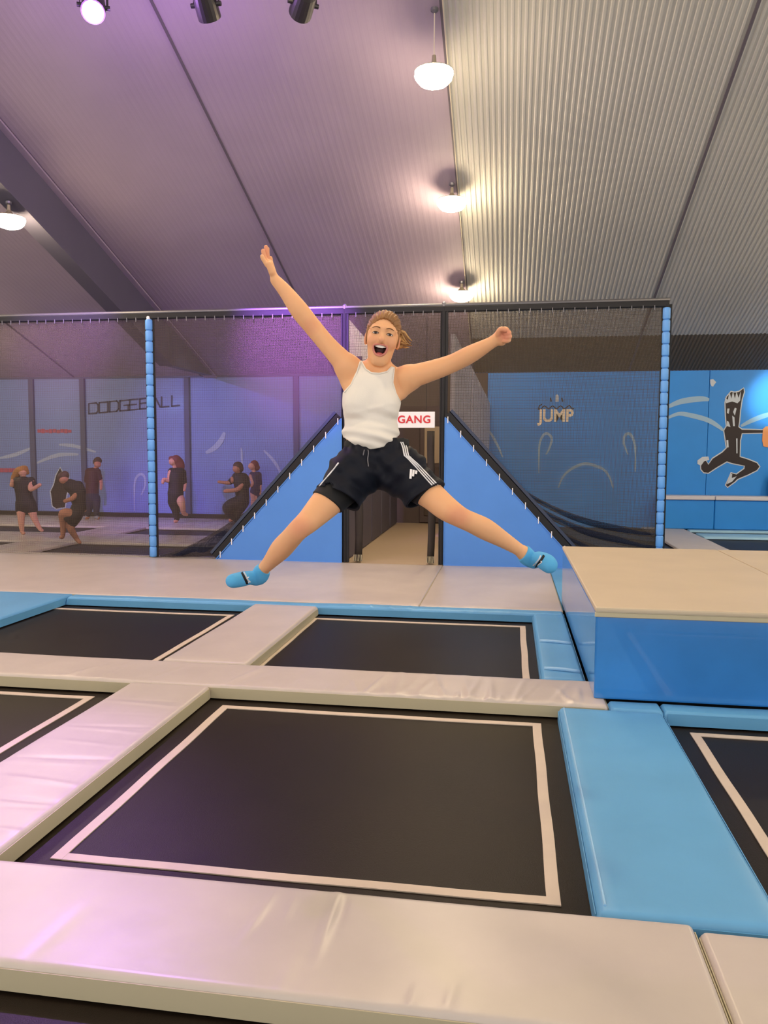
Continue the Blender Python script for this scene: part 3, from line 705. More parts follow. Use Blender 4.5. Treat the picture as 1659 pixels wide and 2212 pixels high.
jl = empty('wall_logo', AY(1201, 912, WY), 'cream JUMP logo with dark script above on the wall', 'logo')
pc = AY(1201, 899, WY)
text_mesh('JUMP', 'logo_lettering', M_cream, jl, (pc[0], WY-0.004, pc[2]), 0.36, 0.98, 0.012, width=0.76)
scr = [AY(1163+3.2*k, 880+3.2*math.sin(k*1.15)*(1.6 if k in (0, 1, 2, 14, 17, 21) else 1), WY) for k in range(25)]
MB().ribbon(scr, 0.022, (0, -1, 0), 0.006).build('dark_script', M_mdark, jl)
MB().ribbon([AY(1171, 874, WY), AY(1165, 876, WY), AY(1163, 884, WY), AY(1169, 887, WY)], 0.025, (0, -1, 0), 0.006).build('dark_script', M_mdark, jl)
MB().poly([AY(x, y_, WY) for x, y_ in ((1200, 868), (1200, 855), (1203, 851), (1206.5, 855), (1206.5, 867))], (0, -0.006, 0)).build('logo_figure', M_mwhite, jl)
for x in (1189, 1213.5): MB().poly([AY(a, b_, WY) for a, b_ in ((x, 868), (x-1, 860), (x+1.5, 858), (x+3, 867))], (0, -0.006, 0)).build('logo_crown', M_mdark, jl)

# ================================================================== LAMPS
def pendant(label, x, y, z, top=None, proto=[None]):
    top = top if top is not None else ceil_z(y)-0.02
    root = empty('pendant_lamp', (x, y, z), label, 'lamp', 'pendant lamps')
    if proto[0] is None:
        d = MB().lathe([(0.200, 0.022), (0.207, -0.01), (0.195, -0.045), (0.15, -0.095), (0.07, -0.122), (0.005, -0.127)], (x, y, z), 14).build('diffuser', M_glow, root, smooth=True)
        h = MB().lathe([(0.205, 0.022), (0.205, 0.03), (0.10, 0.045), (0.045, 0.09), (0.025, 0.12), (0.02, 0.19)], (x, y, z), 20).build('housing', M_lampbody, root, smooth=False)
        proto[0] = (d, h)
    else:
        for p in proto[0]:
            c = p.copy(); COL.objects.link(c); c.parent = root; ORG[c] = ORG[root]
    MB().tube([(x, y, z+0.18), (x, y, top)], 0.006, 6).build('cord', M_cord, root)
    MB().lathe([(0.04, 0), (0.04, -0.03), (0.012, -0.05)], (x, y, top), 10).build('ceiling_hook', M_metal, root)
    return root
LX0 = -0.86
pendant('nearest and largest warm pendant lamp above the woman', LX0, 8.62, 5.55)
pendant('middle warm pendant lamp of the centre row', LX0, 11.28, 5.04)
pendant('farthest pendant lamp, just above the net rail', LX0, 13.7, 4.24)
p = DP(20, 474, 10.70); pendant('warm pendant lamp under the left rafter', p[0], p[1], p[2], top=ceil_z(p[1])-0.81)
for (l, x, y) in (('pendant lamp over the foreground pads, above the frame', LX0, 5.6), ('pendant lamp over the camera, above the frame', LX0, 2.6),
                  ('pendant lamp of the right row over the box, out of view', 5.4, 5.6), ('pendant lamp of the right row near the camera, out of view', 5.4, 1.5), ('pendant lamp of the right row over the rear court, out of view', 5.6, 11.3), ('added pendant lamp brightening the mural wall, out of view', 6.6, 14.0),  # the one by the mural wall is added to brighten it
                  ('pendant lamp of the left row near the camera, out of view', -6.75, 2.6), ('pendant lamp of the left row over the left trampolines, out of view', -6.75, 6.4), ('pendant lamp of the left row behind the camera, out of view', -6.75, -1.5),
                  ('pendant lamp at the far left over the rear court', -12.4, 11.0), ('added pendant lamp brightening the left court wall, out of view', -11.8, 14.2)):  # the last one is added to brighten the left court wall
    pendant(l, x, y, (min(5.6, ceil_z(y)-0.9) if y > 4 else ceil_z(y)-1.5) if x != -6.75 else min(5.3, ceil_z(y)-1.2), top=None if x != -6.75 else ceil_z(y)-0.81)
# power cable slung under the middle seam
P = []
for i in range(61):
    y = 6.0+i*0.165; P.append((LX0+0.10-0.006*(y-8), y, ceil_z(y)-0.05-0.02*math.sin(y*1.6)))
cb = MB().tube(P, 0.008, 6).build('power_cable', M_cord); meta(cb, 'thin power cable slung along the middle ceiling seam', 'cable')

# stage spots on a pipe hung from the ceiling (pipe is above the frame)
pipe = empty('lighting_pipe', (-2.6, 7.45, 6.15), 'steel lighting pipe hung below the ceiling, above the frame', 'pipe')
MB().tube([(-5.2, 7.25, 6.19), (-0.9, 7.6, 6.19)], 0.025, 10).build('pipe_tube', M_metal, pipe, smooth=True)
for x in (-4.9, -1.2): MB().tube([(x, 7.25+(x+5.2)*0.081, 6.19), (x, 7.25+(x+5.2)*0.081, ceil_z(7.4)-0.01)], 0.008, 6).build('hanger_rod', M_metal, pipe)
def stage_spot(label, c, aim, lens_m):
    c = np.array(c, float); root = empty('stage_spot', c, label, 'spotlight', 'stage spotlights')
    d = np.array(aim, float)-c; d /= np.linalg.norm(d)
    s = np.cross(d, [0, 0, 1.0]); s /= np.linalg.norm(s); u = np.cross(s, d)
    fr = np.stack([s, u, d])
    MB().lathe([(0.03, -0.16), (0.075, -0.155), (0.10, -0.12), (0.108, -0.02), (0.112, 0.08), (0.112, 0.12), (0.098, 0.122), (0.098, 0.10)], c, 20, fr).build('lamp_can', M_fix, root, smooth=False)
    MB().lathe([(0.096, 0.100), (0.07, 0.112), (0.01, 0.116)], c, 20, fr).build('lens', lens_m, root, smooth=True)
    MB().lathe([(0.022, -0.185), (0.026, -0.18), (0.026, -0.155)], c, 10, fr).build('rear_knob', M_metal, root)
    top = np.array([c[0], c[1], 6.17])
    Y = [c+s*0.125-np.array([0, 0, 0.02]), c+s*0.125+np.array([0, 0, 0.13]), c+s*0.07+np.array([0, 0, 0.24]), top, c-s*0.07+np.array([0, 0, 0.24]), c-s*0.125+np.array([0, 0, 0.13]), c-s*0.125-np.array([0, 0, 0.02])]
    MB().tube(Y, 0.011, 8).build('yoke', M_fix, root)
    for sg_ in (-1, 1): MB().tube([c+s*sg_*0.105, c+s*sg_*0.15], 0.022, 10).build('side_knob', M_fix, root)
    return root, c+d*0.15
sA = DP(202, 14, 7.5); sB = DP(445, 10, 7.5); sC = DP(655, 8, 7.5)
_, e = stage_spot('lit purple stage spotlight at the top left', sA, (-1.9, 2.6, 0), M_purple)
spot('purple_beam', e, (-2.75, 2.75, 0), (0.54, 0.24, 1.0), 1600*PURPLE, 32, 1.0)
sl = bpy.data.lights.new('purple_glow_fill', 'POINT'); sl.color = (0.6, 0.25, 1.0); sl.energy = 120; sl.shadow_soft_size = 0.1  # added point light imitating the lens glow around the lamp
so0 = bpy.data.objects.new('purple_glow_fill', sl); COL.objects.link(so0); so0.location = tuple(e+np.array([0, 0, -0.08]))
M_lensoff = mat('dark_lens', S(90, 70, 130), 0.2)
_, e = stage_spot('dark stage spotlight with a loop yoke, left of the two', sB, (-2.9, NET_Y, 3.0), M_lensoff)
spot('net_wash', e, (-3.0, NET_Y, 3.2), (0.45, 0.14, 1.0), 7500*PURPLE, 30, 1.0)
_, e = stage_spot('purple stage spotlight at the left end of the pipe, out of view', (-5.15, 7.26, 5.8), (-6.4, NET_Y, 3.1), M_lensoff)
spot('net_wash_left', e, (-6.5, NET_Y, 3.3), (0.40, 0.14, 1.0), 2600*PURPLE, 26, 1.0)
_, e = stage_spot('dark stage spotlight facing away, right of the two', sC, (-7.66, WALL_Y, 2.6), M_lensoff)
spot('reflection_beam', e, (-7.62, WALL_Y, 2.66), (0.75, 0.95, 1.0), 900*PURPLE, 3.2, 0.9, radius=0.02)  # added narrow beam standing in for a lamp reflected in the wall
# coloured wall spots of the rear courts (fixtures out of view)
sD, e = stage_spot('cyan stage spotlight high over the right rear court, out of view', (6.6, 11.5, 4.7), (5.6, WALL_Y, 2.7), M_lensoff)
spot('cyan_beam', e, (5.38, WALL_Y, 2.70), (0.35, 0.9, 1.0), 2200*PURPLE, 13, 1.0)
sE, e = stage_spot('blue stage spotlight over the left rear court, out of view', (-10.6, 11.6, 4.5), (-5.9, WALL_Y, 0.7), M_lensoff)
spot('blue_beam', e, (-5.9, WALL_Y, 1.0), (0.32, 0.25, 1.0), 900*PURPLE, 50, 1.0)
for o in (sD, sE):
    for ch in o.children:
        if ch.name.startswith('yoke'):
            cc = ORG[o]; MB().tube([(cc[0], cc[1], 6.17 if 6.17 < ceil_z(cc[1]) else ceil_z(cc[1])-0.01), (cc[0], cc[1], ceil_z(cc[1]))], 0.008, 6).build('hanger_rod', M_metal, o)

# ================================================================== SOLID BODIES FROM DISTANCE FIELDS
class Field:
    """smoothly blended solids; surface extracted on a sparse grid"""
    def __init__(s): s.pr = []
    def cone(s, a, b, ra, rb, k=0.02, flat=None, sub=False):
        a = np.array(a, float); b = np.array(b, float); ba = b-a; L2 = float(ba@ba)+1e-12
        if flat is not None: fn_, fs = np.array(flat[0], float), flat[1]
        def f(p):
            q = p-a
            B = ba
            if flat is not None:
                q = q+(q@fn_)[..., None]*fn_*(fs-1); B = ba+fn_*(ba@fn_)*(fs-1)
            l2 = float(B@B)+1e-12
            t = np.clip((q@B)/l2, 0, 1)
            return np.sqrt(((q-t[..., None]*B)**2).sum(-1))-(ra+(rb-ra)*t)
        s.pr.append((f, (a+b)/2, math.sqrt(L2)/2+max(ra, rb), k, sub)); return s
    def chain(s, P, k=0.02, flat=None):
        """P: list of (point, radius)"""
        n = len(P); X = np.array([list(p)+[r] for p, r in P], float); out = []
        sub = 5 if n > 2 else 1
        for i in range(n-1):
            p0, p1, p2, p3 = X[max(i-1, 0)], X[i], X[i+1], X[min(i+2, n-1)]
            for j in range(sub):
                t = j/sub; out.append(0.5*((2*p1)+(-p0+p2)*t+(2*p0-5*p1+4*p2-p3)*t*t+(-p0+3*p1-3*p2+p3)*t**3))
        out.append(X[-1])
        for i, (a, b) in enumerate(zip(out[:-1], out[1:])): s.cone(a[:3], b[:3], max(a[3], 0.002), max(b[3], 0.002), k if i < 4 else 0.004, flat)
        return s
    def ell(s, c, r, fr, k=0.02, sub=False):
        c = np.array(c, float); r = np.array(r, float); fr = np.array(fr, float)
        def f(p):
            q = (p-c)@fr.T; k0 = np.sqrt(((q/r)**2).sum(-1)); k1 = np.sqrt(((q/r**2)**2).sum(-1))+1e-9
            return k0*(k0-1)/k1
        s.pr.append((f, c, float(r.max()), k, sub)); return s
    def ev(s, p, centers=None, brad=0.0):
        D = np.full(p.shape[:-1], 0.12)
        for f, c, R, k, sub in s.pr:
            if centers is not None:
                m = np.linalg.norm(centers-c, axis=-1) < R+brad+k+0.03
                if not m.any(): continue
                d = f(p[m]); o = D[m]
            else: d = f(p); o = D; m = None
            if sub:
                h = np.clip(0.5-0.5*(d+o)/k, 0, 1); n = o*(1-h)+(-d)*h+k*h*(1-h)
            else:
                h = np.clip(0.5+0.5*(o-d)/k, 0, 1); n = o*h*0+d*h+o*(1-h)-k*h*(1-h)
            if m is None: D = n
            else: D[m] = n
        return D
    def surf(s, h, post=None):
        B = 8
        lo = np.min([c-R for _, c, R, _, sub in s.pr if not sub], 0)-4*h; hi = np.max([c+R for _, c, R, _, sub in s.pr if not sub], 0)+4*h
        nb = np.ceil((hi-lo)/(h*B)).astype(int)
        ci = np.stack(np.meshgrid(*[np.arange(n) for n in nb], indexing='ij'), -1).reshape(-1, 3)
        cc = lo+(ci+0.5)*h*B; brad = h*B*0.87
        d = s.ev(cc);  d = post(cc, d) if post else d
        act = np.abs(d) < brad*1.9+0.01
        D = np.repeat(np.repeat(np.repeat(np.where(d > 0, 1.0, -1.0).astype(np.float32).reshape(nb), B, 0), B, 1), B, 2)
        g = np.stack(np.meshgrid(*[np.arange(B)]*3, indexing='ij'), -1).reshape(-1, 3)
        ai = ci[act]
        for st in range(0, len(ai), 1500):
            sub = ai[st:st+1500]
            pts = lo+(sub[:, None, :]*B+g[None])*h
            dv = s.ev(pts, cc[act][st:st+1500], brad)
            if post: dv = post(pts, dv)
            ix = (sub[:, None, :]*B+g[None]).reshape(-1, 3)
            D[ix[:, 0], ix[:, 1], ix[:, 2]] = dv.reshape(-1)
        sg = D < 0
        cell = np.zeros(tuple(n-1 for n in D.shape), bool)
        ex = sg[:-1] != sg[1:]; ey = sg[:, :-1] != sg[:, 1:]; ez = sg[:, :, :-1] != sg[:, :, 1:]
        for a in (0, 1):
            for b in (0, 1):
                cell |= ex[:, a:ex.shape[1]-1+a, b:ex.shape[2]-1+b]; cell |= ey[a:ey.shape[0]-1+a, :, b:ey.shape[2]-1+b]; cell |= ez[a:ez.shape[0]-1+a, b:ez.shape[1]-1+b, :]
        C = np.argwhere(cell); vid = np.full(cell.shape, -1, np.int32); vid[C[:, 0], C[:, 1], C[:, 2]] = np.arange(len(C))
        acc = np.zeros((len(C), 3)); cnt = np.zeros(len(C))
        offs = np.array([(i, j, k) for i in (0, 1) for j in (0, 1) for k in (0, 1)])
        val = np.stack([D[C[:, 0]+o[0], C[:, 1]+o[1], C[:, 2]+o[2]] for o in offs], 1).astype(float)
        for a in range(8):
            for b in range(a+1, 8):
                if np.abs(offs[a]-offs[b]).sum() != 1: continue
                m = (val[:, a] < 0) != (val[:, b] < 0)
                t = val[m, a]/(val[m, a]-val[m, b]); acc[m] += offs[a]+(offs[b]-offs[a])*t[:, None]; cnt[m] += 1
        V = lo+(C+acc/cnt[:, None])*h
        Q = []
        for ax, e in ((0, ex), (1, ey), (2, ez)):
            I = np.argwhere(e); o1, o2 = (ax+1) % 3, (ax+2) % 3
            I = I[(I[:, o1] > 0) & (I[:, o2] > 0) & (I[:, o1] < cell.shape[o1]) & (I[:, o2] < cell.shape[o2])]
            q = []
            for d1, d2 in ((-1, -1), (0, -1), (0, 0), (-1, 0)):
                J = I.copy(); J[:, o1] += d1; J[:, o2] += d2; q.append(vid[J[:, 0], J[:, 1], J[:, 2]])
            q = np.stack(q, 1); fl = ~sg[I[:, 0], I[:, 1], I[:, 2]]
            q[fl] = q[fl][:, ::-1]; Q.append(q)
        Q = np.concatenate(Q); Q = Q[(Q >= 0).all(1)]
        return V, Q
    def hit(s, px, py, t0=2.6, post=None):
        d = ray(px, py); n = np.linalg.norm(d); d = d/n; p = CAM+d*t0
        best = (9, p)
        for _ in range(120):
            v = s.ev(p[None])[0] if post is None else post(p[None], s.ev(p[None]))[0]
            if v < best[0]: best = (v, p.copy())
            if v < 0.0008: break
            p = p+d*max(0.0008, v*0.7)
            if np.linalg.norm(p-CAM) > 5.5: break
        return best[1]
def qmesh(name, VQ, m, parent, cols=None, **k):
    V, Q = VQ
    me_o = mesh(name, V, Q, m, parent, smooth=True, cols=cols, **k)
    return me_o

# ================================================================== THE JUMPING WOMAN
D0 = 3.60
r_, u_, w_ = np.array(cr), np.array(cu), np.array(cw)
FR = np.stack([r_, u_, w_])
def J(x, y, z=0.0): return DP(x, y, D0-z)
M_skin = mat('skin', S(224, 172, 142), 0.55, spec=0.25, sss=0.12, attr='Col')
M_tank = mat('white_ribbed_cotton', S(236, 229, 217), 0.85, bump=0.05, bump_scale=160)
M_short = mat('navy_sport_cloth', S(13, 17, 30), 0.65, spec=0.25)
M_under = mat('black_undershorts', S(16, 14, 15), 0.7)
M_sock = mat('blue_sock', S(86, 174, 226), 0.85, bump=0.15, bump_scale=250)
M_hair = mat('dark_blond_hair', S(150, 104, 58), 0.5, var=0.35, var_scale=40, stretch=(1, 1, 0.25))
M_hair2 = mat('light_blond_strands', S(190, 146, 88), 0.5, var=0.2, var_scale=40)
M_lip = mat('lips', S(206, 128, 112), 0.4)
M_teeth = mat('teeth', S(246, 238, 226), 0.3)
M_tongue = mat('tongue', S(196, 96, 92), 0.45)
M_mouth = mat('mouth_inside', S(56, 14, 16), 0.6)
M_eye = mat('eye_white', S(226, 220, 214), 0.25)
M_iris = mat('iris', S(52, 40, 34), 0.2)
M_lash = mat('lashes', S(58, 38, 28), 0.6)
M_brow = mat('brows', S(134, 92, 58), 0.7)

# head frame
ang = math.radians(9)
uh = u_*math.cos(ang)+r_*math.sin(ang); rh = r_*math.cos(ang)-u_*math.sin(ang)
pt = math.radians(-7); wh = w_*math.cos(pt)+uh*math.sin(pt); uh = uh*math.cos(pt)-w_*math.sin(pt)
HF = np.stack([rh, uh, wh]); HC = J(826, 733, 0.03)
def H(a, b, c): return HC+a*rh+b*uh+c*wh
MOUTH_C, MOUTH_R = H(-0.001, -0.058, 0.082), (0.0225, 0.0205, 0.034)
MOUTH_C2, MOUTH_R2 = H(-0.001, -0.0475, 0.084), (0.0285, 0.0135, 0.034)

def head_field(F):
    F.ell(H(0, 0.034, -0.018), (0.072, 0.084, 0.090), HF, 0.02)
    F.ell(H(0, -0.012, 0.012), (0.064, 0.090, 0.078), HF, 0.03)
    F.ell(H(0, -0.070, 0.026), (0.049, 0.050, 0.056), HF, 0.025)
    F.cone(H(-0.012, -0.102, 0.058), H(0.012, -0.102, 0.058), 0.020, 0.020, 0.022)
    for s in (-1, 1):
        F.ell(H(s*0.037, -0.020, 0.058), (0.026, 0.024, 0.024), HF, 0.022)
        F.cone(H(s*0.012, 0.040, 0.080), H(s*0.046, 0.038, 0.062), 0.012, 0.011, 0.018)
        F.ell(H(s*0.032, 0.021, 0.096), (0.020, 0.013, 0.016), HF, 0.014, sub=True)
        F.ell(H(s*0.032, 0.019, 0.066), (0.017, 0.014, 0.0145), HF, 0.008)
        F.ell(H(s*0.073, -0.004, -0.012), (0.010, 0.031, 0.018), HF, 0.008)
        F.cone(H(s*0.010, -0.017, 0.089), H(s*0.012, -0.015, 0.086), 0.0085, 0.008, 0.008)
    F.cone(H(0, 0.024, 0.080), H(0, -0.010, 0.101), 0.0085, 0.0115, 0.014)
    F.cone(H(0, -0.016, 0.096), H(0, -0.010, 0.101), 0.009, 0.010, 0.008)
    F.ell(MOUTH_C, MOUTH_R, HF, 0.006, sub=True); F.ell(MOUTH_C2, MOUTH_R2, HF, 0.006, sub=True)
    for s in (-1, 1):
        F.cone(H(s*0.019, -0.016, 0.097), H(s*0.036, -0.040, 0.088), 0.004, 0.004, 0.010, sub=True)
        F.cone(H(s*0.036, -0.040, 0.088), H(s*0.036, -0.066, 0.080), 0.004, 0.003, 0.010, sub=True)

def torso_field(F, o=0.0):
    F.ell(J(802, 866, 0), (0.128+o, 0.150+o, 0.095+o), FR, 0.04)
    F.ell(J(812, 826, -0.015), (0.105+o, 0.062+o, 0.072+o), FR, 0.04)
    F.ell(J(801, 935, 0), (0.116+o, 0.120+o, 0.083+o), FR, 0.04)
    F.ell(J(812, 1000, 0), (0.140+o, 0.095+o, 0.098+o), FR, 0.04)
    F.ell(J(773, 874, 0.060), (0.052+o, 0.052+o, 0.045+o), FR, 0.035)
    F.ell(J(831, 880, 0.060), (0.052+o, 0.052+o, 0.045+o), FR, 0.035)
    F.chain([(J(816, 806, -0.025), 0.050+o), (J(784, 808, -0.02), 0.050+o), (J(762, 800, -0.01), 0.050+o)], 0.03)
    F.chain([(J(816, 808, -0.025), 0.050+o), (J(850, 818, -0.02), 0.050+o), (J(874, 816, -0.01), 0.048+o)], 0.03)

body = Field()
torso_field(body)
body.cone(J(820, 772, -0.005), J(815, 815, -0.02), 0.046, 0.052, 0.03)           # neck
# arms
armL = [(J(760, 800, -0.01), 0.052), (J(738, 778, 0), 0.047), (J(706, 743, 0), 0.040), (J(672, 702, 0.0), 0.040), (J(645, 668, 0.01), 0.041), (J(617, 630, 0.01), 0.031), (J(595, 605, 0.01), 0.0235)]
armR = [(J(876, 818, -0.01), 0.052), (J(898, 811, 0.01), 0.050), (J(935, 800, 0.02), 0.045), (J(977, 785, 0.04), 0.040), (J(1015, 766, 0.08), 0.0385), (J(1048, 748, 0.12), 0.029), (J(1069, 736, 0.14), 0.0225)]
body.chain(armL, 0.018); body.chain(armR, 0.018)
# armpit folds
body.cone(J(752, 826, -0.01), J(742, 800, 0), 0.035, 0.03, 0.03); body.cone(J(866, 848, -0.01), J(884, 826, 0.0), 0.032, 0.03, 0.03)
# legs
legL = [(J(780, 1015, 0.0), 0.085), (J(740, 1052, 0.06), 0.078), (J(702, 1089, 0.115), 0.067), (J(668, 1124, 0.165), 0.052), (J(644, 1145, 0.185), 0.0445), (J(628, 1163, 0.14), 0.045), (J(607, 1186, 0.07), 0.047), (J(583, 1214, -0.01), 0.033), (J(565, 1233, -0.07), 0.0255)]
legR = [(J(856, 1012, 0.0), 0.085), (J(895, 1042, 0.08), 0.074), (J(932, 1071, 0.15), 0.060), (J(964, 1098, 0.20), 0.053), (J(996, 1118, 0.23), 0.0435), (J(1022, 1130, 0.21), 0.0435), (J(1050, 1144, 0.18), 0.0455), (J(1092, 1169, 0.13), 0.034), (J(1130, 1193, 0.09), 0.0245)]
body.chain(legL, 0.02); body.chain(legR, 0.02)
body.ell(J(655, 1133, 0.205), (0.030, 0.030, 0.024), FR, 0.02); body.ell(J(984, 1109, 0.25), (0.030, 0.028, 0.022), FR, 0.02)     # knee caps
# feet (inside the socks)
footL = [(J(566, 1236, -0.075), 0.026), (J(556, 1250, -0.10), 0.026), (J(540, 1248, -0.07), 0.027), (J(518, 1252, -0.01), 0.029), (J(502, 1255, 0.03), 0.026)]
footR = [(J(1130, 1194, 0.09), 0.025), (J(1150, 1212, 0.06), 0.027), (J(1164, 1208, 0.10), 0.029), (J(1180, 1215, 0.15), 0.033), (J(1187, 1221, 0.17), 0.030)]
body.chain(footL, 0.02); body.chain(footR, 0.02)
# open hand at the left: flat palm seen from its edge, four unequal fingers, thumb
def finger(F, P, r0, r1, k=0.006):
    n = len(P); F.chain([(p, r0+(r1-r0)*i/(n-1)) for i, p in enumerate(P)], k)
body.cone(J(594, 603, 0.01), J(583, 572, 0.015), 0.022, 0.024, 0.012, flat=(r_*0.93+u_*0.3, 1.35))
body.cone(J(587, 588, 0.035), J(580, 570, 0.045), 0.014, 0.013, 0.012); body.cone(J(588, 590, -0.015), J(582, 571, -0.025), 0.014, 0.013, 0.012)
finger(body, [J(581, 572, -0.027), J(578.5, 555, -0.036), J(577.5, 545, -0.038), J(578, 537, -0.038)], 0.0095, 0.0078)
finger(body, [J(580, 570, -0.006), J(577.5, 552, -0.010), J(575.5, 540, -0.010), J(574.5, 533, -0.010)], 0.0098, 0.0080)
finger(body, [J(578.5, 571, 0.016), J(572.5, 556, 0.018), J(569.5, 547, 0.020), J(568.5, 541, 0.021)], 0.0095, 0.0078)
finger(body, [J(578, 574, 0.038), J(571, 563.5, 0.044), J(567.5, 557.5, 0.047), J(566, 553, 0.049)], 0.0085, 0.0070)
finger(body, [J(592, 594, -0.025), J(588, 579, -0.050), J(585, 566, -0.060), J(584, 557, -0.062)], 0.0115, 0.0085)
# fist at the right: palm, knuckles, curled fingers, thumb across
pm = J(1080, 727, 0.155)
body.cone(J(1069, 735, 0.14), pm, 0.023, 0.029, 0.012, flat=(w_, 1.15))
body.cone(J(1083, 720, 0.16), J(1084, 736, 0.15), 0.022, 0.022, 0.012, flat=(r_, 1.1))
for i, (kx, ky) in enumerate(((1087, 711.5), (1091.5, 717), (1093, 724.5), (1091, 732))):
    z = 0.155-0.004*i
    finger(body, [J(kx-4, ky+1, z-0.012), J(kx+4.5, ky-1, z-0.004), J(kx+8.5, ky+2.5, z+0.016), J(kx+3.5, ky+4.5, z+0.033), J(kx-2.0, ky+4.0, z+0.030)], 0.0098-0.0004*i, 0.0080, 0.004)
finger(body, [J(1076, 722, 0.175), J(1080, 713, 0.190), J(1086, 711, 0.200), J(1092, 714, 0.203)], 0.0115, 0.0085, 0.006)
head_field(body)

woman = empty('person', J(812, 1000, 0), 'woman in white tank top and navy shorts leaping with arms flung wide', 'person')
V, Q = body.surf(0.0034)
sk = np.tile(np.array(S(236, 179, 132)[:3]), (len(V), 1))
def blend(mask, c): 
    global sk
    sk = sk*(1-mask[:, None])+np.array(c[:3])[None]*mask[:, None]
def near(c, rad): return np.clip(1-np.linalg.norm(V-np.array(c), axis=1)/rad, 0, 1)
for c, rad, a in ((J(648, 1138, 0.21), 0.07, 0.45), (J(990, 1115, 0.26), 0.07, 0.45), (H(0.04, -0.022, 0.075), 0.04, 0.3), (H(-0.04, -0.022, 0.075), 0.04, 0.3), (H(0, -0.012, 0.108), 0.022, 0.25),
                  (J(1092, 722, 0.19), 0.05, 0.8), (J(574, 545, 0.0), 0.06, 0.6), (J(672, 705, 0.03), 0.05, 0.3), (H(0.073, -0.01, 0), 0.03, 0.5), (H(-0.073, -0.01, 0), 0.03, 0.5)):
    blend(np.clip(near(c, rad)*1.6, 0, 1)*a, S(214, 132, 108))
q = (V-MOUTH_C)@HF.T/np.array(MOUTH_R); q2 = (V-MOUTH_C2)@HF.T/np.array(MOUTH_R2)
ins = np.clip((1.10-np.minimum(np.sqrt((q**2).sum(1)), np.sqrt((q2**2).sum(1))))*20, 0, 1)
hc = (V-HC)@HF.T
ins *= np.clip((0.082-hc[:, 2])*300, 0, 1)
blend(ins, S(70, 20, 22))
qmesh('body', (V, Q), M_skin, woman, cols=sk)

# --- face details
hd = Field(); head_field(hd)
def surf_at(a, b, lift=0.0):
    """point of the face surface straight in front of head coordinates (a,b)"""
    p = H(a, b, 0.16)
    for _ in range(80):
        v = hd.ev(p[None])[0]
        if v < 0.0006: break
        p = p-wh*max(0.0006, v*0.8)
    return p+wh*lift
fm = Field()
lipP = []
for k in range(24):
    a = 2*math.pi*k/24; cs = math.cos(a); x = 0.0315*math.copysign(abs(cs)**0.85, cs); sn = math.sin(a)
    yv = (0.0150 if sn > 0 else 0.0335)*sn+0.0085+0.004*(x/0.0315)**2
    cz = 0.086-9.0*x*x+(0.004 if yv > 0 else 0.002)-0.10*max(0, -yv)
    lipP.append(H(-0.001+x, -0.055+yv, cz))
for k in range(24):
    rr = 0.0042 if math.sin(2*math.pi*k/24) < 0 else 0.0032
    fm.cone(lipP[k], lipP[(k+1) % 24], rr, rr, 0.003)
qmesh('lips', fm.surf(0.0018), M_lip, woman)
fm = Field(); fm.ell(H(-0.001, -0.055, 0.050), (0.0285, 0.0250, 0.020), HF, 0.002)
qmesh('mouth_hollow', fm.surf(0.003), M_mouth, woman)
tt = MB()
for k in range(8):
    a = (k-3.5)/3.5; x = 0.0215*a; wdt = 0.0031
    c = H(-0.001+x, -0.0395+0.0030*a*a, 0.0815-14*x*x)
    hgt = 0.0062 if abs(a) < 0.5 else 0.0052
    V8 = [c+sx*rh*wdt+sy*uh*hgt+sz*wh*0.003 for sz in (-1, 1) for sy in (-1, 1) for sx in (-1, 1)]
    tt.add(V8, [(0, 2, 3, 1), (4, 5, 7, 6), (0, 1, 5, 4), (2, 6, 7, 3), (0, 4, 6, 2), (1, 3, 7, 5)])
tt.build('upper_teeth', M_teeth, woman)
fm = Field(); fm.ell(H(-0.001, -0.073, 0.066), (0.019, 0.009, 0.022), HF, 0.004)
qmesh('tongue', fm.surf(0.003), M_tongue, woman)
for s in (-1, 1):
    cx_ = s*0.032; p = surf_at(cx_, 0.0165)
    ez = (p-HC)@wh
    fm = Field(); fm.ell(H(cx_, 0.0165, ez-0.0005), (0.0125, 0.0036, 0.0030), HF, 0.002)
    eo = qmesh('eye', fm.surf(0.0012), M_eye, woman)
    fm = Field(); fm.ell(H(cx_+0.0005, 0.0163, ez+0.0012), (0.0066, 0.0037, 0.0024), HF, 0.001)
    qmesh('iris', fm.surf(0.001), M_iris, eo)
    P = []
    for k in range(9):
        t = -1+k/4; x = cx_+0.0145*t; P.append(surf_at(x, 0.0165+0.0046*(1-t*t)-0.0012*t*s, 0.0010))
    MB().tube(P, [0.0010+0.0020*(1-abs(-1+k/4)**2) for k in range(9)], 6).build('eyelash', M_lash, woman, smooth=True)
    P = [surf_at(cx_+0.0145*(-1+k/4), 0.0165-0.0045*(1-(-1+k/4)**2), 0.0005) for k in range(9)]
    MB().tube(P, 0.0009, 6).build('lower_lid', M_brow, woman, smooth=True)
    P = [surf_at(s*(0.014+0.005*k), 0.036+0.0075*math.sin(0.35+k*0.38), 0.0008) for k in range(8)]
    MB().tube(P, [0.0020, 0.0028, 0.0030, 0.0029, 0.0026, 0.0022, 0.0016, 0.0009], 6).build('eyebrow', M_brow, woman, smooth=True)
    MB().tube([H(s*0.0065, -0.0215, 0.0965), H(s*0.0085, -0.0225, 0.0955)], 0.0024, 6).build('nostril', M_mouth, woman)

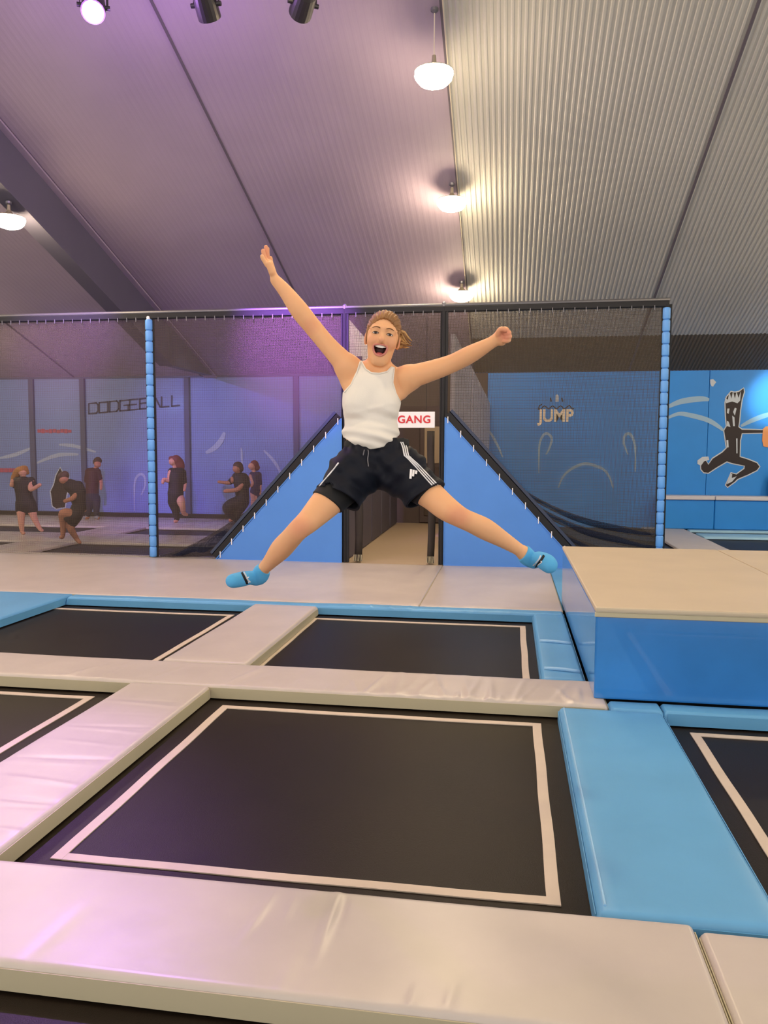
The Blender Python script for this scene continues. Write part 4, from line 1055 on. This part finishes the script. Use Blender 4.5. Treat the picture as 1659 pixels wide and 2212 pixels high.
# --- hair: pulled back, strands blown to the right
hr = Field()
hr.ell(H(0, 0.040, -0.022), (0.079, 0.087, 0.096), HF, 0.02)
hr.ell(H(0.004, 0.075, -0.01), (0.060, 0.052, 0.075), HF, 0.02)
hr.ell(H(0, -0.005, 0.092), (0.068, 0.095, 0.094), HF, 0.008, sub=True)
hr.ell(H(0, -0.075, 0.02), (0.12, 0.075, 0.075), HF, 0.01, sub=True)
def hair_post(p, d):
    q = (p-HC)@HF.T
    a = np.arctan2(q[..., 0], q[..., 1]-0.02)
    d = d+0.0016*np.sin(a*46+q[..., 2]*60)+0.0012*np.sin(a*23-q[..., 2]*40)
    return np.maximum(d, -(q[..., 1]+0.055))
ho = qmesh('hair', hr.surf(0.003, hair_post), M_hair, woman)
for s in (-1, 1):   # sideburn wisps
    P = [H(s*0.068, 0.045, 0.022), H(s*0.071, 0.02, 0.014), H(s*0.072, -0.008, 0.010), H(s*0.070, -0.030, 0.010)]
    MB().tube(P, [0.007, 0.006, 0.004, 0.0015], 7).build('hair_strand', M_hair, ho, smooth=True)
rs = np.random.RandomState(4)
for k in range(16):
    t = k/15; a0 = 0.068; b0 = 0.055-0.085*t
    e = (0.118+0.022*math.sin(k*2.3)*(1 if k % 2 else .6), 0.010-0.022*t+0.006*math.sin(k*1.3))
    P = [H(a0, b0, -0.03+0.02*math.sin(k)), H(a0+(e[0]-a0)*0.4, b0+(e[1]-b0)*0.25+0.006, -0.025), H(a0+(e[0]-a0)*0.75, b0+(e[1]-b0)*0.7, -0.02), H(e[0], e[1], -0.015+0.01*math.sin(k*3))]
    MB().tube(P, [0.0085, 0.0075, 0.005, 0.001], 6).build('hair_strand', M_hair2 if k % 3 else M_hair, ho, smooth=True)

# --- white tank top
tank = Field(); torso_field(tank, 0.0065)
tank.ell(J(801, 944, 0.012), (0.120, 0.075, 0.108), FR, 0.04)
TP = np.array([(779, 778), (789, 795), (803, 804), (820, 805), (836, 801), (845, 791), (853, 794), (850, 826), (857, 850), (868, 871), (880, 890), (880, 940), (861, 941), (850, 952), (828, 966), (800, 971), (770, 964), (743, 945),
               (720, 940), (720, 858), (741, 847), (757, 830), (769, 803)], float)
def poly_sd(p, P):
    c = (p-CAM)@RW; x = CX+F_PX*c[..., 0]/c[..., 2]; y = CY+F_PX*c[..., 1]/c[..., 2]
    d = np.full(x.shape, 1e9); ins = np.zeros(x.shape, bool); n = len(P)
    for i in range(n):
        a, b = P[i], P[(i+1) % n]; e = b-a; t = np.clip(((x-a[0])*e[0]+(y-a[1])*e[1])/(e@e), 0, 1)
        d = np.minimum(d, (x-a[0]-t*e[0])**2+(y-a[1]-t*e[1])**2)
        cnd = ((a[1] > y) != (b[1] > y)) & (x < (b[0]-a[0])*(y-a[1])/(b[1]-a[1]+1e-12)+a[0]); ins ^= cnd
    return np.where(ins, -1, 1)*np.sqrt(d)*(D0/F_PX)
OR0 = J(801, 900, 0)
def tank_post(p, d):
    q = (p-OR0)@FR.T; x, yv = q[..., 0], q[..., 1]
    lowf = np.clip((0.05-yv)/0.12, 0, 1)
    d = d+lowf*(0.0040*np.sin(yv*95+14*x*x*6+9*x+2*np.sin(x*17))*np.exp(-((np.abs(x)-0.085)/0.07)**2)+0.0022*np.sin(yv*150+x*30))
    d = d+0.0016*np.sin(yv*40+x*12)*(1-lowf)+0.0035*np.exp(-((yv-0.02-0.25*x)/0.012)**2)*np.clip(1-np.abs(x)/0.13, 0, 1)*-1
    return np.maximum(d, poly_sd(p, TP))
to = qmesh('tank_top', tank.surf(0.0036, tank_post), M_tank, woman)
# stitched binding along neckline and armholes
def path_hit(F, P, lift, post=None, n=6):
    out = []
    for (a, b) in zip(P[:-1], P[1:]):
        for k in range(n): t = k/n; out.append(F.hit(a[0]+(b[0]-a[0])*t, a[1]+(b[1]-a[1])*t, post=post)+w_*lift)
    out.append(F.hit(P[-1][0], P[-1][1], post=post)+w_*lift)
    return out
for nm, P in (('neck_binding', [(780.5, 780), (790, 797), (803, 806), (820, 807), (836, 803), (845, 793.5)]), ('armhole_binding', [(778, 781), (771, 804), (759, 831), (744, 848)]), ('armhole_binding', [(851.5, 797), (848.5, 826), (855, 851), (865, 869)])):
    MB().tube(path_hit(tank, P, 0.001), 0.0032, 6).build(nm, M_tank, to, smooth=True)

# --- shorts
sh = Field()
sh.ell(J(811, 1000, 0.0), (0.152, 0.105, 0.112), FR, 0.03)
sh.cone(J(781, 962, 0), J(846, 957, 0), 0.076, 0.076, 0.03, flat=(w_, 0.95))
sh.chain([(J(774, 1012, 0.02), 0.108), (J(745, 1050, 0.06), 0.104), (J(724, 1092, 0.11), 0.106)], 0.03)
sh.chain([(J(852, 1008, 0.02), 0.106), (J(890, 1040, 0.08), 0.098), (J(935, 1092, 0.15), 0.094)], 0.03)
sh.ell(J(739, 1000, 0.0), (0.040, 0.028, 0.05), FR, 0.02); sh.ell(J(885, 984, 0.0), (0.035, 0.03, 0.05), FR, 0.02)
def imgdir(dx, dy, z): v = r_*dx-u_*dy+w_*z; return v/np.linalg.norm(v)
hemL, hnL = J(732, 1077, 0.09), imgdir(-0.42, 0.86, 0.30)
hemR, hnR = J(917, 1074, 0.12), imgdir(0.49, 0.83, 0.25)
WAI, wn = J(811, 950, 0), imgdir(-0.03, -1, 0)
OR1 = J(811, 1010, 0)
def short_post(p, d):
    q = (p-OR1)@FR.T; x, yv, z = q[..., 0], q[..., 1], q[..., 2]
    fold = 0.006*np.sin(yv*55+np.abs(x)*38+2.2*np.sin(x*14))*np.exp(-((yv+0.02)/0.09)**2)+0.0035*np.sin(x*42+yv*20)+0.0035*np.sin(yv*80-np.abs(x)*55+1)
    gath = 0.003*np.sin(x*190)*np.clip((yv-0.055)/0.03, 0, 1)
    d = d+fold+gath
    left = x < 0
    hp = np.where(left, (p-hemL)@hnL, (p-hemR)@hnR)
    d = np.maximum(d, hp)
    d = np.maximum(d, (p-WAI)@wn)
    # hollow legs
    return d
inner = Field(); inner.cone(J(735, 1062, 0.075), J(722, 1100, 0.125), 0.094, 0.099, 0.01); inner.cone(J(905, 1058, 0.10), J(938, 1098, 0.16), 0.085, 0.086, 0.01)
def short_all(p, d):
    d = short_post(p, d)
    return np.maximum(d, -np.minimum(inner.ev(p), 0.05))
so = qmesh('shorts', sh.surf(0.0040, short_all), M_short, woman)
ud = Field()
ud.chain([(legL[0][0], 0.092), (legL[1][0], 0.085), (legL[2][0], 0.0735)], 0.02); ud.chain([(legR[0][0], 0.092), (legR[1][0], 0.080), (legR[2][0], 0.066)], 0.02)
uL, unL = J(706, 1085, 0.11), imgdir(-0.53, 0.80, 0.28); uR, unR = J(926, 1068, 0.14), imgdir(0.64, 0.72, 0.28)
def under_post(p, d):
    x = (p-OR1)@r_
    return np.maximum(d, np.where(x < 0, (p-uL)@unL, (p-uR)@unR))
qmesh('undershorts', ud.surf(0.0045, under_post), M_under, woman)
wb_ = Field(); wb_.cone(J(781, 962, 0), J(846, 957, 0), 0.079, 0.079, 0.03, flat=(w_, 0.95))
wT, wB = J(811, 951, 0), J(811, 968, 0)
qmesh('waistband', wb_.surf(0.004, lambda p, d: np.maximum(np.maximum(d, (p-wT)@wn), -((p-wB)@wn))), M_under, so)
# three white side stripes, emblem and drawstring
for k, off in enumerate((0.0, 4.2, 8.4)):
    P = [(874-off, 955), (879-off, 968), (882-off, 984), (892-off, 993), (908-off, 1008+off*0.3), (926-off, 1027+off*0.45), (946-off, 1048+off*0.6)]
    MB().tube(path_hit(sh, P, 0.0015, short_post, 4), 0.0032, 5).build('side_stripe', M_white, so, smooth=True)
for k, P in enumerate(([(731, 1000), (722, 1012), (712, 1024), (700, 1038), (690, 1050)],)):
    MB().tube(path_hit(sh, P, 0.001, short_post, 4), 0.0035, 5).build('side_stripe', M_white, so, smooth=True)
def on_short(x, y): return sh.hit(x, y, post=short_post)+w_*0.004
for (a, b, wd) in (((888, 1013.5), (886.5, 1034), 0.0095), ((893.5, 1015), (892, 1029), 0.0095), ((899.5, 1016.5), (898, 1024), 0.0095)):
    P = [on_short(a[0]+(b[0]-a[0])*t, a[1]+(b[1]-a[1])*t) for t in (0, 0.33, 0.66, 1)]
    MB().ribbon(P, wd, w_, 0.002).build('emblem_bar', M_white, so)
MB().tube([on_short(795+0.8*math.sin(k), 972+4.5*k) for k in range(9)], 0.0028, 6).build('drawstring', M_metal, so, smooth=True)
MB().tube([on_short(787-0.6*k, 972+3*k) for k in range(5)], 0.0028, 6).build('drawstring', M_metal, so, smooth=True)

# --- socks
for foot, leg, cut_c, cut_n, bandx in ((footL, legL, J(569, 1228, -0.06), imgdir(-0.72, 0.69, -0.25), 0), (footR, legR, J(1131, 1194, 0.09), imgdir(0.86, 0.5, -0.2), 1)):
    sf = Field(); sf.chain([(p, r+0.0045) for p, r in foot], 0.022); sf.cone(leg[-2][0], leg[-1][0], leg[-2][1]+0.003, leg[-1][1]+0.004, 0.02)
    so_ = qmesh('sock', sf.surf(0.0035, lambda p, d: np.maximum(d, -((p-cut_c)@cut_n))), M_sock, woman)
    if bandx == 0: lines = (([(521, 1237), (526, 1246), (531, 1256), (533, 1262)], 0.016, M_under), ([(527, 1236), (531, 1243), (535, 1252), (541, 1258)], 0.007, M_white), ([(538, 1246), (533, 1250), (539, 1255), (535, 1261)], 0.004, M_white))
    else: lines = (([(1176, 1200), (1171, 1209), (1163, 1219), (1158, 1226)], 0.016, M_under), ([(1168, 1200), (1164, 1208), (1157, 1217), (1151, 1222)], 0.006, M_white), ([(1172, 1203), (1166, 1210), (1170, 1214), (1160, 1222)], 0.004, M_white))
    for kk, (P, wd, m_) in enumerate(lines):
        Q_ = path_hit(sf, P, 0.001+0.0012*kk, None, 3); MB().ribbon(Q_, wd, w_, 0.002).build('sock_print', m_, so_)

# ================================================================== CHILDREN IN THE LEFT REAR COURT
def kid(label, depth, ox, oy, sc, skin, shirt, pants, hair, skinc, shirtc, pantc, hairc, extra=()):
    """every list holds chains of (x, y, z, r): crop pixels, metres towards the camera, radius in crop pixels"""
    foot = max((c for ch in skin for c in ch), key=lambda c: c[1]+c[3])
    gr_ = G(ox+foot[0]/sc, oy+(foot[1]+foot[3])/sc); depth = float((gr_-CAM)@(-w_))+foot[2]
    def pt(c): return DP(ox+c[0]/sc, oy+c[1]/sc, depth-c[2])
    def rad(c): return c[3]/sc*depth/F_PX
    def fld(chs, k=0.03):
        F = Field()
        for ch in chs: 
            P = [(pt(c), rad(c)) for c in ch]
            if len(P) == 1: P = P+[(P[0][0]+np.array([0, 0, 0.001]), P[0][1])]
            F.chain(P, k)
        return F
    allp = [c for ch in skin+shirt+pants for c in ch]; yb = max(c[1]+c[3]*0.5 for c in allp); xm = sum(c[0] for c in allp)/len(allp)
    root = empty('person', pt((xm, yb, 0)), label, 'person', 'children playing in the rear court')
    qmesh('body', fld(skin+[[(c[0], c[1], c[2], c[3]*0.8) for c in ch] for ch in shirt+pants], 0.025).surf(0.011), skinc, root)
    qmesh('shirt', fld(shirt).surf(0.011), shirtc, root)
    qmesh('shorts', fld(pants).surf(0.011), pantc, root)
    qmesh('hair', fld(hair).surf(0.010), hairc, root)
    for (nm, chs, m_) in extra: qmesh(nm, fld(chs).surf(0.010), m_, root)
def km(n, c): return mat(n, S(*c), 0.7)
K_skin = km('child_skin', (214, 158, 128)); K_skin2 = km('child_skin_tan', (186, 128, 100)); K_black = km('black_shirt', (26, 20, 22)); K_dark = km('black_shorts', (22, 20, 26)); K_dred = km('dark_red_shirt', (66, 30, 34))
K_blond = km('blond_hair', (170, 116, 54)); K_brown = km('brown_hair', (74, 50, 38)); K_redh = km('red_hair', (122, 56, 52)); K_navy = km('navy_trousers', (34, 34, 52)); K_sockw = km('pale_sock', (150, 150, 170)); K_purple = km('violet_dark_top', (44, 30, 70))

kid('blond girl in black shirt and shorts at the far left behind the net', 14.5, 0, 780, 3.77,
    [[(186, 905, 0, 34)], [(190, 940, 0, 18), (195, 975, 0, 20)], [(265, 985, .02, 22), (250, 1045, .1, 18), (325, 1008, .18, 14)], [(125, 985, 0, 22), (95, 1010, .1, 16), (100, 975, .15, 13)],
     [(175, 1180, 0, 36), (172, 1290, 0.03, 26), (182, 1390, 0, 16), (195, 1400, .06, 12)], [(250, 1180, 0, 36), (280, 1280, 0, 25), (325, 1365, 0, 16), (345, 1378, .05, 12)]],
    [[(150, 985, 0, 34), (240, 985, 0, 34)], [(190, 1000, 0, 62), (195, 1080, 0, 64), (205, 1150, 0, 66)], [(255, 975, 0, 32), (268, 1005, 0.03, 28)], [(140, 975, 0, 32), (118, 1005, 0.03, 28)]],
    [[(205, 1130, 0, 68), (210, 1165, 0, 70)], [(175, 1160, 0, 46), (172, 1205, 0, 44)], [(245, 1160, 0, 46), (260, 1205, 0, 44)]],
    [[(183, 893, -.01, 38)], [(160, 890, -.04, 30), (120, 940, -.06, 26), (98, 985, -.04, 12)], [(200, 880, -.02, 30), (222, 910, -.03, 16)]], K_skin, K_black, K_dark, K_blond)
kid('crouching boy in black with dark hair beside the printed figure', 12.7, 0, 780, 3.77,
    [[(520, 965, .05, 36)], [(545, 985, 0, 20), (560, 1010, 0, 22)], [(650, 1030, 0, 26), (600, 1110, .12, 20), (530, 1140, .2, 15)], [(660, 1040, -.1, 26), (630, 1130, -.1, 18), (690, 1215, -.05, 14)],
     [(600, 1260, .05, 48), (515, 1240, .15, 34), (515, 1330, .05, 26), (510, 1425, 0, 17), (495, 1435, .05, 13)], [(610, 1280, -.05, 46), (575, 1350, 0, 32), (620, 1440, -.1, 20), (650, 1478, -.08, 14)]],
    [[(560, 1005, 0, 44), (620, 1050, 0, 60), (640, 1120, 0, 58)], [(640, 1010, 0, 36), (665, 1060, 0, 34)], [(640, 1150, 0, 52), (650, 1190, 0, 52)]],
    [[(640, 1190, 0, 56), (610, 1260, 0, 58)], [(610, 1250, .05, 56), (560, 1270, .1, 44)], [(610, 1260, -.05, 54), (590, 1310, 0, 44)]],
    [[(515, 945, .03, 42)], [(505, 965, -.02, 36)], [(530, 925, .03, 30)]], K_skin2, K_black, K_dark, K_brown)
kid('boy in dark red shirt and dark trousers looking down by the wall', 16.9, 0, 780, 3.77,
    [[(795, 840, .02, 28)], [(785, 865, 0, 15), (770, 885, 0, 18)], [(735, 900, .03, 18), (712, 980, .05, 15), (725, 1060, .08, 12)], [(800, 905, -.02, 18), (822, 980, 0, 14), (822, 1040, .04, 11)],
     [(725, 1110, 0, 30), (728, 1190, 0, 24), (715, 1270, 0, 15), (700, 1278, .05, 12)], [(780, 1110, 0, 30), (785, 1190, 0, 22), (785, 1270, 0, 15), (800, 1278, .05, 12)]],
    [[(725, 900, 0, 30), (790, 895, 0, 26)], [(755, 920, 0, 50), (752, 1000, 0, 52), (750, 1075, 0, 52)], [(722, 905, .02, 26), (708, 970, .03, 23)], [(800, 905, -.02, 23), (815, 960, 0, 19)]],
    [[(750, 1085, 0, 52), (752, 1110, 0, 50)], [(728, 1110, 0, 34), (728, 1180, 0, 30), (716, 1255, 0, 20)], [(778, 1110, 0, 34), (785, 1180, 0, 28), (785, 1255, 0, 20)]],
    [[(797, 812, -.01, 31)], [(785, 822, -.03, 27)]], K_skin2, K_dred, K_navy, K_brown, [('sock', [[(712, 1268, 0, 17), (692, 1276, .05, 14)]], K_sockw), ('sock', [[(783, 1268, 0, 17), (795, 1276, .05, 14)]], K_sockw)])
kid('girl with long red hair running on one leg beside the blue post', 16.2, 0, 780, 3.77,
    [[(1405, 820, .02, 30)], [(1420, 850, 0, 16), (1425, 880, 0, 18)], [(1390, 905, .05, 20), (1375, 970, .08, 18), (1335, 965, .15, 15), (1325, 990, .18, 12)], [(1490, 900, -.03, 20), (1505, 980, -.05, 16), (1500, 1050, 0, 13)],
     [(1420, 1140, 0, 38), (1430, 1210, 0, 26), (1440, 1290, 0, 17), (1425, 1305, .05, 13)], [(1465, 1120, .03, 36), (1485, 1180, .12, 25), (1495, 1235, 0, 18), (1520, 1250, -.08, 13)]],
    [[(1400, 900, 0, 32), (1470, 900, 0, 34)], [(1435, 930, 0, 58), (1435, 1010, 0, 60), (1430, 1080, 0, 62)], [(1490, 905, -.03, 26), (1500, 985, -.04, 23)]],
    [[(1430, 1080, 0, 64), (1425, 1140, 0, 56)], [(1415, 1140, 0, 44), (1430, 1215, 0, 32), (1440, 1285, 0, 21)], [(1470, 1200, .0, 20), (1500, 1240, -.03, 19)]],
    [[(1435, 805, -.02, 40)], [(1450, 820, -.06, 38), (1468, 860, -.08, 36), (1470, 890, -.08, 22)], [(1395, 795, 0, 22)]], K_skin, K_black, K_dark, K_redh)
kid('crouching child in black with one arm stretched out', 15.9, 320, 640, 3.607,
    [[(690, 1345, .02, 32)], [(700, 1370, 0, 16), (712, 1395, 0, 18)], [(665, 1420, .05, 20), (630, 1452, .1, 15), (550, 1446, .14, 11)], [(750, 1420, .03, 20), (705, 1500, .15, 18), (600, 1518, .2, 14)],
     [(730, 1590, 0, 40), (615, 1640, .12, 32), (650, 1730, .03, 20), (640, 1745, .06, 14)], [(740, 1600, -.1, 40), (690, 1680, 0, 30), (700, 1750, -.1, 18), (720, 1690, -.1, 16)]],
    [[(690, 1405, 0, 34), (745, 1410, 0, 34)], [(720, 1430, 0, 52), (730, 1500, 0, 54), (735, 1560, 0, 52)], [(670, 1420, .04, 26), (640, 1446, .08, 22)], [(760, 1425, 0, 30), (770, 1470, .02, 28)]],
    [[(735, 1565, 0, 54), (730, 1600, 0, 54)], [(720, 1600, .03, 48), (620, 1645, .12, 40), (655, 1725, .03, 26)], [(740, 1600, -.08, 48), (695, 1680, 0, 38), (690, 1740, -.08, 26)]],
    [[(700, 1325, -.01, 38)], [(712, 1345, -.03, 32)]], K_skin2, K_black, K_dark, K_brown, [('sock', [[(722, 1688, -.02, 16), (722, 1712, -.02, 15)]], K_sockw)])
kid('small red haired child in violet light behind the crouching one', 16.6, 320, 640, 3.607,
    [[(808, 1325, .02, 28)], [(820, 1355, 0, 14), (828, 1380, 0, 16)], [(800, 1400, .03, 15), (815, 1450, .08, 13), (800, 1480, .1, 11)], [(865, 1400, -.02, 15), (872, 1480, 0, 13), (870, 1540, .03, 10)],
     [(822, 1520, 0, 24), (820, 1590, 0.02, 19), (805, 1690, 0, 14), (800, 1745, .0, 11)], [(850, 1520, 0, 24), (855, 1590, 0, 18), (850, 1690, 0, 13), (845, 1745, .0, 11)]],
    [[(812, 1390, 0, 24), (858, 1390, 0, 24)], [(838, 1410, 0, 36), (838, 1450, 0, 36), (838, 1490, 0, 36)], [(865, 1395, -.02, 19), (872, 1460, 0, 17)]],
    [[(838, 1490, 0, 38), (838, 1520, 0, 38)], [(822, 1520, 0, 26), (822, 1560, 0, 24)], [(854, 1520, 0, 26), (858, 1560, 0, 24)]],
    [[(828, 1310, -.02, 33)], [(845, 1335, -.05, 26)]], K_skin, K_purple, K_purple, K_redh)
